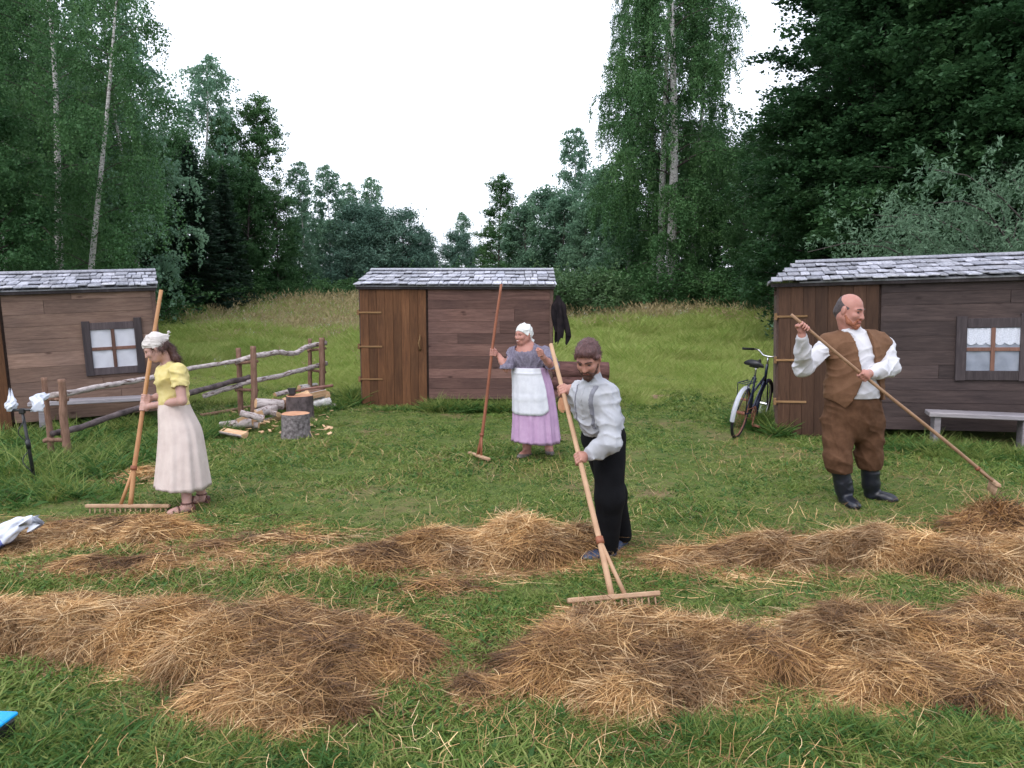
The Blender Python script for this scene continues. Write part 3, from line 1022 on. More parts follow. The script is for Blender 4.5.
PROTO['alder_far'] = make_broad('alder_tree', 23, 10, 2.6, .16, .04, 62, 17, .13, .4, 'leaf_far_hazed', .8)
PROTO['maple'] = make_broad('maple_tree', 24, 14, 3.6, .115, .05, 100, 42, .24, .95, 'leaf_maple', .9)
PROTO['maple_b'] = make_broad('maple_tree', 25, 13, 3.3, .105, .04, 100, 44, .22, .9, 'leaf_maple', .9)
PROTO['spruce'] = make_conifer('spruce_tree', 31, 11, 2.5, 'needle', 70)
PROTO['pine'] = make_broad('pine_tree', 32, 9, 2.0, .26, .05, 66, 18, .14, .25, 'needle_pine', .22)
PROTO['shrub'] = make_shrub('leafy_shrub', 41, 2.6, 1.5, .11, 'leaf_birch', .6)
PROTO['shrub_light'] = make_shrub('pale_shrub', 42, 2.6, 1.5, .11, 'leaf_light', .6)
PROTO['willow'] = make_shrub('willow_bush', 43, 4.4, 2.4, .075, 'leaf_willow', .36, 56, 62, .8)
USED = set()
TREES = []


def tree(kind, px, Y, top, label, cat='tree', group=None, wide=1.0, rot=None):
    p = at(px, 300, Y)
    z = float(terrain(p[0], Y)) - .05
    ztop = at(px, top, Y)[2]
    s = (ztop - z) / PROTO[kind]['H']
    e = PROTO[kind] if kind not in USED else copy_tree(PROTO[kind])
    USED.add(kind)
    e.location = (p[0], Y, z)
    e.rotation_euler = (0, 0, rot if rot is not None else random.uniform(0, 6.28))
    e.scale = (s * wide, s * wide, s)
    tag(e, label, cat, group)
    TREES.append(e)
    return e


# left wood
tree('birch_left', 62, 17.8, -95, 'tall birch with straight white trunk in left wood above the pale shed', rot=-.5)
tree('birch_lean', 80, 16.9, -30, 'slender birch leaning right with a curved white trunk in left wood', rot=-.15)
tree('birch_left', 4, 20.5, -160, 'leafy birch at the left edge of the picture, cut by the frame', rot=2.2)
tree('birch_thin', 140, 26, -15, 'wispy birch with open crown right of the leaning birch', rot=3.1)
tree('birch_thin', 203, 38, 58, 'thin crowned birch rising above the dark left spruces', rot=.4)
tree('aspen', 258, 40, 88, 'narrow airy aspen at the right end of the left wood', rot=.3)
tree('aspen', 236, 39, 112, 'smaller airy aspen beside the narrow aspen of left wood', rot=2.3)
gl = 'dense dark trees filling the lower left wood'
ll = 'dense dark leafy tree filling the lower left wood'
for (px, Y, top, wd) in ((20, 25, 60, 1), (-30, 15, 40, 1), (105, 25, 130, .9), (150, 32, 135, .9), (62, 26, 70, 1), (250, 37, 172, .8), (278, 38, 185, .8), (225, 37, 160, .9), (180, 36, 130, .9), (-60, 22, -60, 1.1), (20, 28, -20, 1.1), (110, 32, 70, .9)):
    tree('alder', px, Y, top, ll, group=gl, wide=wd)
tree('spruce', 195, 33, 140, 'dark broad spruce at the left wood edge, nearest the meadow', rot=0, wide=1.35)
tree('spruce', 228, 35, 165, 'dark spruce standing right of the broad spruce in left wood', rot=1)
tree('spruce', 155, 31, 175, 'dark low spruce half hidden left of the broad spruce', rot=2)
# far wood beyond the meadow
gb, lb = 'pale birches of the far wood', 'pale slender birch in the far wood left of the middle shed roof'
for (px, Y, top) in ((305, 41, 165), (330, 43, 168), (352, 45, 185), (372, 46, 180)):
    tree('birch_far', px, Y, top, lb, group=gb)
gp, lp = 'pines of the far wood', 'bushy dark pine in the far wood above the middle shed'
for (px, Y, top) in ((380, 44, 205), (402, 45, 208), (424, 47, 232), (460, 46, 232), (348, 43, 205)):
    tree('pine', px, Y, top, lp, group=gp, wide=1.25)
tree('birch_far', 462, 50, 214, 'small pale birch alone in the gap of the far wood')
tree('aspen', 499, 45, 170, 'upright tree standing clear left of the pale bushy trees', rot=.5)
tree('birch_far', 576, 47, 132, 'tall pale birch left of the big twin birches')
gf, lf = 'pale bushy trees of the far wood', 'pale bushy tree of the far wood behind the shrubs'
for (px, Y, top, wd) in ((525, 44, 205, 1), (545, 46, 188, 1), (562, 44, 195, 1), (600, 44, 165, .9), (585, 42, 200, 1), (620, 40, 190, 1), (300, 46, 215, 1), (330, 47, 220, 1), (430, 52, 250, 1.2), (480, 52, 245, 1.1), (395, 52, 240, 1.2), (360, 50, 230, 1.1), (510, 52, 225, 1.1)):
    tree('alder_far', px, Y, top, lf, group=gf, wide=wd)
# big birches and right wood
tree('birch_big', 669, 36, -125, 'tall big birch with straight white trunk at the right meadow edge', rot=.05)
tree('birch_twin', 660, 37, -105, 'second tall birch close behind the big straight trunk, drooping twigs', rot=2.0)
tree('birch_twin', 692, 39, -60, 'tall drooping birch right of the big twin birches', rot=4.0, wide=.85)
tree('birch_big', 628, 40, -20, 'drooping birch left of the big twin birches', rot=3.0, wide=.8)
gr, lr = 'dark understorey trees of the right wood', 'dark leafy understorey tree of the right wood beside the big birches'
for (px, Y, top, wd) in ((740, 38, 150, .9), (715, 42, 120, 1), (760, 34, 130, .8), (650, 44, 150, 1), (690, 44, 150, 1), (625, 42, 215, 1), (770, 30, 190, .9)):
    tree('alder', px, Y, top, lr, group=gr, wide=wd)
gm, lm = 'dark maples of the right wood', 'dark layered maple of the right wood behind the dark shed'
for (kind, px, Y, top, wd) in (('maple', 848, 27, -55, .85), ('maple_b', 862, 22, -90, 1), ('maple', 925, 20, -150, 1), ('maple_b', 1000, 19, -170, 1), ('maple_b', 800, 31, 85, .75), ('maple', 960, 24, -100, 1),
                               ('maple_b', 1080, 17, -150, 1), ('maple', 880, 29, -60, 1), ('maple_b', 835, 24, 110, .9), ('maple', 1040, 26, -120, 1.1)):
    tree(kind, px, Y, top, lm, group=gm, wide=wd)
tree('willow', 1003, 14.6, 118, 'grey green willow bush rising behind the roof of the dark shed', 'bush', wide=.72)
tree('willow', 1060, 14.2, 70, 'grey green willow bush at the right edge, cut by the frame', 'bush', rot=2, wide=.85)
gs, ls = 'shrubs along the foot of the woods', 'leafy green shrub at the foot of the woods behind the meadow'
for k, (px, Y, top) in enumerate([(170, 32, 268), (205, 34, 272), (240, 36, 276), (278, 38, 274), (315, 38, 272), (345, 40, 270), (640, 36, 262), (615, 36, 258), (700, 34, 268), (725, 33, 255), (752, 34, 262), (690, 39, 262), (140, 28, 262), (430, 42, 262), (470, 42, 258), (510, 42, 260), (800, 34, 258), (400, 42, 262), (225, 37, 262), (258, 38, 262), (270, 40, 255), (190, 35, 262), (660, 40, 255), (745, 37, 258)]):
    tree('shrub', px, Y, top, ls, 'shrub', gs, wide=1.25)
gs, ls = 'pale shrubs by the middle shed', 'pale green shrub in the meadow edge right of the middle shed'
for (px, Y, top) in ((566, 33, 256), (584, 35, 258), (602, 34, 272), (545, 36, 262)):
    tree('shrub_light', px, Y, top, ls, 'shrub', gs, wide=1.2)


# ------------------------------------------------------------------ birch fence
def crooked(p0, p1, n, amp, seed, sag=0.0):
    r = np.random.default_rng(seed)
    t = np.linspace(0, 1, n)[:, None]
    p = p0 * (1 - t) + p1 * t
    off = r.normal(size=(n, 3)) * amp
    off[0] *= .2; off[-1] *= .2
    p = p + off; p[:, 2] -= sag * np.sin(PI * t[:, 0])
    # resample smooth
    tt = np.linspace(0, n - 1, n * 4)
    return np.stack([np.interp(tt, np.arange(n), p[:, k]) for k in range(3)], 1) * .5 + \
        np.stack([np.interp(np.clip(tt + .5, 0, n - 1), np.arange(n), p[:, k]) for k in range(3)], 1) * .25 + \
        np.stack([np.interp(np.clip(tt - .5, 0, n - 1), np.arange(n), p[:, k]) for k in range(3)], 1) * .25


YN, YM, YE = 8.35, 11.35, 13.1
fo = at(150, 420, 10.2)
fence = empty('rail_fence', (fo[0], fo[1], 0), 0, 'rustic pole fence with birch rails and paired posts behind the young woman', 'fence')
FO = V(fo[0], fo[1], 0)
for k, (px0, py0, px1, Y, r_) in enumerate(((44, 375, 51, YN + .12, .034), (61, 377, 66, YN - .06, .042), (238, 346, 242, YM + .1, .040), (253, 344, 255, YM - .08, .046), (310, 337, 311, YE + .12, .036), (322, 336, 322, YE - .06, .052))):
    top = at(px0, py0, Y)
    bx = at(px1, 440, Y)[0]
    bot = V(bx, Y, float(terrain(bx, Y)) - .05)
    b = MB()
    pts = crooked(bot, top, 6, .008, 50 + k)
    b.tube(pts - FO, np.linspace(r_ * 1.08, r_ * .9, len(pts)) * (1 + .06 * np.sin(np.arange(len(pts)) * 2.3)), 10)
    b.build('post', M['bark_red'], fence, True)


def rail(pix, rad, m, seed, name='rail', amp=.012):
    pts = np.array([at(px, py, Y) for (px, py, Y) in pix])
    # smooth through the control points
    n = len(pts); tt = np.linspace(0, n - 1, 9 * n)
    P_ = np.stack([np.interp(tt, np.arange(n), pts[:, k]) for k in range(3)], 1)
    for _ in range(6):
        P_[1:-1] = P_[1:-1] * .5 + (P_[:-2] + P_[2:]) * .25
    r = np.random.default_rng(seed)
    P_ += np.stack([np.convolve(r.normal(size=len(P_)) * amp, np.ones(5) / 5, 'same') for _ in range(3)], 1)
    b = MB()
    b.tube(P_ - FO, np.linspace(rad[0], rad[1], len(P_)) * (1 + .08 * np.sin(np.arange(len(P_)) * 1.3 + seed)), 9)
    return b.build(name, m, fence, True)


rail([(42, 397, YN), (66, 393, YN), (115, 384, 9.1), (160, 376, 9.8), (200, 367, 10.6), (240, 360, YM + .01), (257, 356, YM + .2)], (.034, .03), M['birch_rail'], 1, amp=.012)
rail([(236, 362, YM), (255, 356, YM + .05), (278, 352, 12.1), (294, 354, 12.5), (304, 348, 12.8), (313, 345, YE), (326, 343, YE + .2)], (.042, .04), M['birch_rail'], 2, amp=.012)
rail([(52, 435, YN), (80, 427, 8.7), (137, 409, 9.5), (190, 393, 10.4), (238, 380, YM), (250, 377, YM + .1)], (.034, .042), M['bark_dark'], 3, amp=.012)
rail([(204, 396, 10.7), (236, 386, YM), (256, 381, YM + .1), (290, 373, 12.3), (313, 367, YE), (327, 363, YE + .2)], (.036, .04), M['birch_rail'], 4, amp=.012)
for (a_, c_) in (((43, 399, YN), (68, 399, YN)), ((45, 441, YN), (66, 439, YN)), ((236, 364, YM), (258, 361, YM)), ((236, 390, YM), (258, 390, YM)), ((308, 370, YE), (326, 372, YE)), ((308, 351, YE), (326, 348, YE))):
    rail([a_, ((a_[0] + c_[0]) / 2, (a_[1] + c_[1]) / 2, a_[2]), c_], (.026, .022), M['bark_red'], 5, 'crossbar')

# ------------------------------------------------------------------ chopping place: blocks, axe, split birch wood
def log_mesh(L, r, seed, half=False):
    """lying along x; whole log or split half. returns (bark MB, wood MB)"""
    rg = np.random.default_rng(seed)
    k = 14; n = 6
    a = np.linspace(0, 2 * PI, k, endpoint=False)
    rr = r * (1 + .07 * np.sin(2 * a + rg.random() * 6) + .04 * rg.normal(size=k))
    xs_ = np.linspace(-L / 2, L / 2, n)
    bark = MB(); wood = MB(); ends = []
    V_ = np.array([[x, rr[i] * math.cos(a[i]) * (1 + .03 * math.sin(x * 9)), rr[i] * math.sin(a[i])] for x in xs_ for i in range(k)])
    if half: V_[:, 2] = np.maximum(V_[:, 2], -r * .12)
    i = np.arange(n - 1)[:, None] * k; j = np.arange(k)[None, :]
    q = np.stack([i + j, i + (j + 1) % k, i + k + (j + 1) % k, i + k + j], -1).reshape(-1, 4)
    if half:
        cz = V_[q][:, :, 2].max(1)
        flat = cz <= -r * .12 + 1e-6
        bark.add(V_, {4: q[~flat]}); wood.add(V_, {4: q[flat]})
    else:
        bark.add(V_, {4: q})
    for e_, s_ in ((0, -1), ((n - 1) * k, 1)):
        ring = V_[e_:e_ + k]; c = ring.mean(0) + V(.004 * s_, 0, 0)
        f = [[m_, (m_ + 1) % k, k] if s_ > 0 else [(m_ + 1) % k, m_, k] for m_ in range(k)]
        if half: wood.add(np.vstack([ring, c[None]]), {3: f})
        else:
            w1 = MB(); w1.add(np.vstack([ring, c[None]]), {3: f}); ends.append(w1)
    return bark, ([wood] if half else ends)


def log_thing(name, label, cat, group, barkm, L, r, seed, half, loc, rot, woodm='splitwood'):
    e = empty(name, loc, 0, label, cat, group)
    e.rotation_euler = rot
    b, w_ = log_mesh(L, r, seed, half)
    b.build('bark', M[barkm], e, True)
    for w1 in w_: w1.build('cut_face', M[woodm], e)
    return e


def block(label, px, py, d, h, barkm):
    g = G(px, py)
    e = empty('chopping_block', (g[0], g[1], g[2] - .02), 0, label, 'chopping block')
    k = 28; a = np.linspace(0, 2 * PI, k, endpoint=False)
    rg = np.random.default_rng(int(px))
    rr = d / 2 * (1 + .04 * np.sin(3 * a + 1) + .02 * rg.normal(size=k))
    zs = [0, h * .3, h * .7, h]; fl = [1.08, 1.0, .98, .97]
    vv = np.array([[rr[i] * f_ * math.cos(a[i]), rr[i] * f_ * math.sin(a[i]), z] for z, f_ in zip(zs, fl) for i in range(k)])
    i = np.arange(3)[:, None] * k; j = np.arange(k)[None, :]
    b = MB(); b.add(vv, {4: np.stack([i + j, i + (j + 1) % k, i + k + (j + 1) % k, i + k + j], -1).reshape(-1, 4)})
    b.build('bark', M[barkm], e, True)
    b = MB(); top = vv[-k:]; b.add(np.vstack([top, top * [.9, .9, 1] + [0, 0, .006], [[0, 0, h + .008]]]),
                                   {4: [[m_, (m_ + 1) % k, k + (m_ + 1) % k, k + m_] for m_ in range(k)], 3: [[k + m_, k + (m_ + 1) % k, 2 * k] for m_ in range(k)]})
    b.build('cut_top', M['cutwood'], e)
    return e, g


block('grey barked chopping block with a fresh orange top, front of the firewood', 296, 437, .37, .33, 'bark_lichen')
blk, bg_ = block('dark chopping block behind the grey one, with the axe in it', 300, 421, .40, .40, 'bark_dark')
# axe stuck in the dark block
tip = at(289, 411, bg_[1] - .1); tip[2] = bg_[2] + .37
axe = empty('axe', tip, 0, 'axe with a long wooden handle stuck in the dark chopping block', 'axe')
eye_ = at(293, 392, bg_[1] - .1) - tip; hend = at(333, 385.5, bg_[1] - .1) - tip
b = MB()
pts = np.array([eye_ - V(.03, 0, -.002), eye_ * .6 + hend * .4 + V(0, 0, .012), hend])
b.tube(pts, [.016, .017, .022], 8); b.build('handle', M['axe_wood'], axe, True)
up_ = nrm(eye_)
side = V(1, 0, 0)
hv = 1.0 * np.array([V(-.055, -.006, -.005), V(.055, -.006, -.005), V(.055, .006, -.005), V(-.055, .006, -.005),
               eye_ + V(-.045, -.022, -.03), eye_ + V(.035, -.022, -.03), eye_ + V(.035, .022, -.03), eye_ + V(-.045, .022, -.03),
               eye_ + V(-.075, -.024, .055), eye_ + V(.04, -.024, .06), eye_ + V(.04, .024, .06), eye_ + V(-.075, .024, .055)])
b = MB(); b.add(hv, {4: [[3, 2, 1, 0], [0, 1, 5, 4], [1, 2, 6, 5], [2, 3, 7, 6], [3, 0, 4, 7], [4, 5, 9, 8], [5, 6, 10, 9], [6, 7, 11, 10], [7, 4, 8, 11], [8, 9, 10, 11]]})
b.build('head', M['axe_steel'], axe)
gw = 'split birch firewood heaped around the chopping blocks'
r = random.Random(3)
for k in range(34):
    px = r.uniform(232, 285) if k < 17 else r.uniform(285, 330)
    lift = r.choice([0, .06, .12, .2]) if px > 250 else r.choice([0, .05])
    g = G(px, {True: 433 - (px - 235) * .30, False: 413 - (px - 285) * .2}[k < 17] + r.uniform(-6, 6))
    rr_ = r.uniform(.04, .072)
    log_thing('firewood_piece', 'split piece of white barked birch firewood in the heap by the chopping blocks', 'firewood', gw, r.choice(['birch', 'birch_rail', 'birch_rail', 'bark_red']), r.uniform(.30, .46), rr_, 100 + k, r.random() < .75,
              (g[0], g[1], g[2] + rr_ * .8 + lift), (r.uniform(0, 6.28), r.uniform(-.3, .3), r.uniform(-.7, 1.3)))
# long thin pole on the ground behind the heap
pp = [G(200, 419), G(240, 412), G(285, 402)]
b = MB(); b.tube(np.array(pp) - pp[0] + V(0, 0, .05), [.028, .026, .022], 8)
o = b.build('pole', M['bark_red'], None, True, pp[0]); tag(o, 'thin barked pole lying in the grass behind the firewood heap', 'pole')

# chips and splinters
b = MB()
for k in range(85):
    g = G(r.uniform(228, 332), r.uniform(410, 438))
    R_ = np.array(Matrix.Rotation(r.uniform(0, 6.28), 3, 'Z') @ Matrix.Rotation(r.uniform(-.5, .5), 3, 'X') @ Matrix.Rotation(r.uniform(-.5, .5), 3, 'Y'))
    b.box(g + V(0, 0, .03 + r.uniform(0, .03)), (r.uniform(.04, .14), r.uniform(.015, .04), r.uniform(.006, .016)), R_, bev=.002)
tag(b.build('wood_chips', M['splitwood']), 'pale wood chips and splinters strewn round the chopping blocks', 'wood chips', kind='stuff')

# log stack right of the middle shed
gs_ = 'thick logs stacked right of the middle shed'
k = 0
for row, (zz, xs_, L) in enumerate(((.14, (548, 606), 1.0), (.38, (548, 606), .95), (.60, (549, 607), .95))):
    for dy in (0, .27):
        if row == 2 and dy: continue
        c = at((xs_[0] + xs_[1]) / 2 + 2, 380, 12.75 + dy)
        log_thing('stacked_log', ('topmost thick reddish log of the stack by the middle shed' if row == 2 else 'thick reddish bark log low in the stack by the middle shed'), 'log', gs_ if row < 2 else None, 'log_red', L, .135, 200 + k, False,
                  (c[0], c[1], float(terrain(c[0], c[1])) + zz), (k * 1.3, .02, .03), 'log_red')
        k += 1
c = at(573, 404, 12.0)
log_thing('short_log', 'short pale log lying below the log stack behind the bearded man', 'log', None, 'bark_red', .42, .12, 230, False, (c[0], c[1], .11), (0, .1, .5), 'cutwood')

# ------------------------------------------------------------------ bicycle
def ring(R, r, n=40, k=8, c=(0, 0, 0), a0=0, a1=2 * PI, flat=1.0):
    """torus (arc) in the x-z plane"""
    full = abs(a1 - a0) > 6.2
    t = np.linspace(a0, a1, n, endpoint=not full)
    ph = np.linspace(0, 2 * PI, k, endpoint=False)
    rad = R + r * np.cos(ph)[None, :]
    vv = np.stack([rad * np.cos(t)[:, None], np.broadcast_to(r * flat * np.sin(ph), (n, k)), rad * np.sin(t)[:, None]], -1).reshape(-1, 3) + np.asarray(c)
    m_ = n if full else n - 1
    i = np.arange(m_)[:, None]; j = np.arange(k)[None, :]
    q = np.stack([i * k + j, i * k + (j + 1) % k, ((i + 1) % n) * k + (j + 1) % k, ((i + 1) % n) * k + j], -1).reshape(-1, 4)
    return vv, {4: q}


g = G(736, 437)
bike = empty('bicycle', (g[0], g[1], g[2] - .01), 0, 'old black bicycle with a pale rear mudguard leaning by the dark shed', 'bicycle')
bike.rotation_euler = (math.radians(9), 0, math.radians(57))
RW = .335; WB = 1.08
for (x, nm) in ((0, 'rear'), (WB, 'front')):
    wv = MB(); wv.add(*ring(RW - .03, .009, 40, 6, (x, 0, RW)))
    for k in range(24):
        a = k / 24 * 2 * PI
        wv.tube([(x + .02 * math.cos(a + .5), .025 * (-1) ** k, RW + .02 * math.sin(a + .5)), (x + (RW - .03) * math.cos(a), 0, RW + (RW - .03) * math.sin(a))], .0016, 3)
    wv.tube([(x, -.05, RW), (x, .05, RW)], .022, 8)
    wo_ = wv.build('wheel', M['rust' if nm == 'rear' else 'chrome'], bike)
    b = MB(); b.add(*ring(RW - .012, .021, 44, 8, (x, 0, RW))); b.build('tyre', M['rubber'], wo_, True)
    # mudguard: curved strip with rolled edges
    t = np.linspace(math.radians(-12 if nm == 'rear' else 20), math.radians(205 if nm == 'front' else 190), 36) if nm == 'front' else np.linspace(math.radians(50), math.radians(192), 36)
    ph = np.linspace(-1, 1, 7)
    rad = RW + .025 - .022 * ph[None, :] ** 2
    vv = np.stack([x + rad * np.cos(t)[:, None], np.broadcast_to(.03 * ph, (36, 7)), RW + rad * np.sin(t)[:, None]], -1).reshape(-1, 3)
    i = np.arange(35)[:, None] * 7; j = np.arange(6)[None, :]
    q = np.stack([i + j, i + j + 1, i + 8 + j, i + 7 + j], -1).reshape(-1, 4)
    vb = vv.copy(); cxy = V(x, 0, RW); vb = cxy + (vb - cxy) * .992
    b = MB(); b.add(np.vstack([vv, vb]), {4: np.vstack([q, q[:, ::-1] + len(vv)])}); b.build('mudguard', M['fender' if nm == 'rear' else 'bike_frame'], bike, True)
b = MB()
BB = V(.47, 0, .28); ST = V(.33, 0, .80); HT = V(.86, 0, .86); HB = V(.90, 0, .68)
b.tube([BB, ST], .016, 8); b.tube([BB, HB], .018, 8); b.tube([ST * .55 + BB * .45, HB * .6 + HT * .4], .016, 8); b.tube([HT + V(-.01, 0, .06), HB], .02, 8)
for s_ in (-1, 1):
    b.tube([V(0, .055 * s_, RW), BB + V(0, .03 * s_, 0)], .010, 6)
    b.tube([V(0, .055 * s_, RW), ST * .95 + BB * .05 + V(0, .02 * s_, 0)], .009, 6)
    b.tube([V(WB, .05 * s_, RW), V(.93, .045 * s_, .62), HB + V(.0, .02 * s_, 0)], .011, 6)
b.build('frame', M['bike_frame'], bike, True)
b = MB(); b.tube([ST, ST + V(-.03, 0, .14)], .013, 8); sp = b.build('seat_post', M['chrome'], bike, True)
# saddle loft
sx = np.linspace(-.14, .14, 9); vv = []
for x in sx:
    u = (x + .14) / .28
    wy = .105 * (1 - smooth(.25, .85, u)) + .022; hz = .035 + .012 * (1 - u)
    for a in np.linspace(0, 2 * PI, 14, endpoint=False):
        vv.append(V(.28 + x, wy * math.cos(a), .965 + .02 * (u - .5) ** 2 * 4 + hz * (math.sin(a) if math.sin(a) > 0 else .8 * math.sin(a)) - .02 * (wy * math.cos(a) / .12) ** 2))
i = np.arange(8)[:, None] * 14; j = np.arange(14)[None, :]
b = MB(); b.add(np.array(vv), {4: np.stack([i + j, i + (j + 1) % 14, i + 14 + (j + 1) % 14, i + 14 + j], -1).reshape(-1, 4), 14: [list(range(14))[::-1], list(range(8 * 14, 9 * 14))]})
b.tube([(.2, -.06, .93), (.2, .06, .93)], .012, 6)
b.build('saddle', M['leather_black'], bike, True)
b = MB()
b.tube([HT + V(-.01, 0, .03), HT + V(-.04, 0, .17)], .013, 8)
hb = []
for u in np.linspace(-1, 1, 17):
    a_ = abs(u)
    hb.append(V(.80 + .07 * smooth(.1, .4, a_) - .24 * smooth(.45, 1, a_), .31 * np.sign(u) * a_ ** .8, 1.03 + .06 * smooth(.05, .5, a_)))
b.tube(hb, .012, 8)
hbar = b.build('handlebar', M['chrome'], bike, True)
for s_ in (0, -1):
    b = MB(); seg = np.array(hb[:4] if s_ == 0 else hb[-4:]); b.tube(seg, .017, 8); b.build('grip', M['rubber'], hbar, True)
b = MB()
for s_ in (-1, 1):
    b.tube([(.26, .06 * s_, .74), (-.16, .065 * s_, .74), (-.16, .065 * s_, .72), (0, .06 * s_, RW)], .006, 6)
for x in (-.15, 0, .15): b.tube([(x, -.065, .74), (x, .065, .74)], .006, 6)
b.build('luggage_rack', M['bike_frame'], bike, True)
b = MB(); b.add(*ring(.095, .007, 28, 5, (BB[0], -.045, BB[2])))
for a in range(5): b.tube([(BB[0], -.045, BB[2]), (BB[0] + .095 * math.cos(a * 1.257), -.045, BB[2] + .095 * math.sin(a * 1.257))], .006, 4)
for s_ in (-1, 1):
    e_ = BB + V(.16 * s_ * .4, .07 * s_, .16 * s_ * .9); b.tube([BB + V(0, .06 * s_, 0), e_], .009, 6)
    b.box(e_ + V(0, .06 * s_, 0), (.09, .1, .022), bev=.004)
b.tube([(BB[0], -.045, BB[2] + .095), (0, -.045, RW + .035)], .006, 4); b.tube([(BB[0], -.045, BB[2] - .095), (0, -.045, RW - .035)], .006, 4)
b.build('crank', M['rust'], bike)

# ------------------------------------------------------------------ microphone stand and wrapped plastic, blue slab
gm_ = G(36, 487)
mic = empty('microphone_stand', gm_, 0, 'thin black stand with white plastic wrapped ends at the left by the fence', 'stand')
topm = at(22, 410, gm_[1]) - gm_
b = MB(); b.tube([V(0, 0, -.03), topm * .55, topm], [.018, .016, .013], 8); b.tube([topm * .5, topm * .62], [.022, .022], 8)
b.build('pole', M['black_metal'], mic, True)
b = MB(); b.tube([topm + V(-.12, -.02, -.0), topm + V(.10, .02, .0)], .012, 8); b.box(topm + V(0, 0, -.01), (.05, .04, .05), bev=.006)
b.build('crossbar', M['black_metal'], mic)
b = MB()
t = np.linspace(0, 1, 30)[:, None]
cab = topm * (1 - t) + np.hstack([.04 * np.sin(t * 17) - .02, .03 * np.cos(t * 13) - .03, 0 * t]) * np.sin(t * PI)
b.tube(cab, .005, 5); b.build('cable', M['black_metal'], mic, True)


def bag(name, pts, rads, parent, loc, seed, label=None, cat=None, frill=True, prints=None):
    """crumpled plastic sleeve along a path, gathered, with a ragged frill at the last end"""
    rg = np.random.default_rng(seed)
    pts = np.asarray(pts, float); n = len(pts); N_ = 34; k = 40
    tt = np.linspace(0, n - 1, N_)
    C_ = np.stack([np.interp(tt, np.arange(n), pts[:, a]) for a in range(3)], 1)
    for _ in range(3): C_[1:-1] = C_[1:-1] * .5 + (C_[:-2] + C_[2:]) * .25
    Rr = np.interp(tt, np.arange(n), rads)
    T = nrm(pts[-1] - pts[0]); U = nrm(np.cross(T, V(0, 0, 1))); W_ = np.cross(U, T)
    th = np.linspace(0, 2 * PI, k, endpoint=False)
    u = (tt / (n - 1))[:, None]
    ph = rg.random(6) * 6
    rr = Rr[:, None] * (1 + .16 * np.sin(3 * th + ph[0] + 5 * u) + .12 * np.sin(7 * th + ph[1] - 7 * u) + .10 * np.sin(5 * th + 19 * u + ph[2]))
    vv = C_[:, None, :] + rr[:, :, None] * (np.cos(th)[None, :, None] * U + np.sin(th)[None, :, None] * W_)
    if frill:
        f_ = smooth(.85, 1, u)
        vv += (f_ * Rr.max() * (.7 * np.sin(4 * th + ph[3]) + .4 * np.sin(9 * th + ph[4])))[:, :, None] * T
    i = np.arange(N_ - 1)[:, None] * k; j = np.arange(k)[None, :]
    q = np.stack([i + j, i + (j + 1) % k, i + k + (j + 1) % k, i + k + j], -1).reshape(-1, 4)
    me = mesh_np(name, vv.reshape(-1, 3), [q, np.array([list(range(k))[::-1]]), np.array([list(range((N_ - 1) * k, N_ * k))])], True)
    o = link(name, me, M['plastic_white'], parent, loc)
    if prints:
        me.materials.append(M['plastic_print'])
        mi = np.zeros(len(me.polygons), np.int32)
        uu = np.repeat(u[:-1, 0], k); aa = np.tile(th, N_ - 1)
        for (u0, u1, a0, a1) in prints:
            mi[:len(uu)][(uu > u0) & (uu < u1) & (aa > a0) & (aa < a1)] = 1
        me.polygons.foreach_set('material_index', mi)
    if label: tag(o, label, cat)
    return o


T0 = topm
bag('plastic_cover', [T0 + V(.10, .0, .0), T0 + V(.16, .02, .035), at(36, 400, gm_[1] + .3) - gm_, at(46, 396, gm_[1] + .5) - gm_], [.02, .045, .05, .03], mic, None, 1, prints=[(.3, .45, 3.6, 5.0), (.6, .75, 4.2, 5.6)])
bag('plastic_cover', [T0 + V(-.11, 0, -.01), T0 + V(-.10, 0, .04), T0 + V(-.085, 0, .09), T0 + V(-.10, 0, .16)], [.03, .05, .035, .012], mic, None, 2)
gl_ = G(-4, 556)
lo = empty('wrapped_microphone', gl_, 0, 'white plastic bag with blue print tied over a low microphone at the left edge', 'microphone')
p_ = [at(px, py, Y) - gl_ for (px, py, Y) in ((-26, 550, gl_[1]), (-12, 543, gl_[1]), (4, 536, gl_[1] + .03), (17, 526, gl_[1] + .08), (25, 521, gl_[1] + .1), (31, 523, gl_[1] + .1))]
bag('plastic_bag', p_, [.042, .066, .068, .052, .034, .05], lo, None, 3, prints=[(.30, .50, 3.7, 5.0), (.22, .38, 5.2, 6.0)])
b = MB(); b.tube([at(-3, 540, gl_[1]) - gl_, V(0, 0, -.02)], [.035, .04], 10); b.build('stand', M['black_metal'], lo, True)
gb_ = G(-8, 752)
bl = MB(); bl.box((0, 0, .0), (.2, .15, .016), bev=.006)
o = bl.build('blue_plastic_slab', M['blue_plastic'], None, False, gb_ + V(-.052, .035, .10)); o.rotation_euler = (math.radians(6), math.radians(-6), math.radians(-14))
tag(o, 'bright blue plastic slab with rounded edges in the bottom left corner', 'plastic slab')
bl = MB(); bl.box((0, 0, 0), (.19, .15, .09), bev=.012)
o = bl.build('black_case', M['black_metal'], None, False, gb_ + V(-.07, .05, .045)); o.rotation_euler = (0, 0, math.radians(-10))
tag(o, 'low black case beneath the bright blue slab in the bottom left corner', 'case')

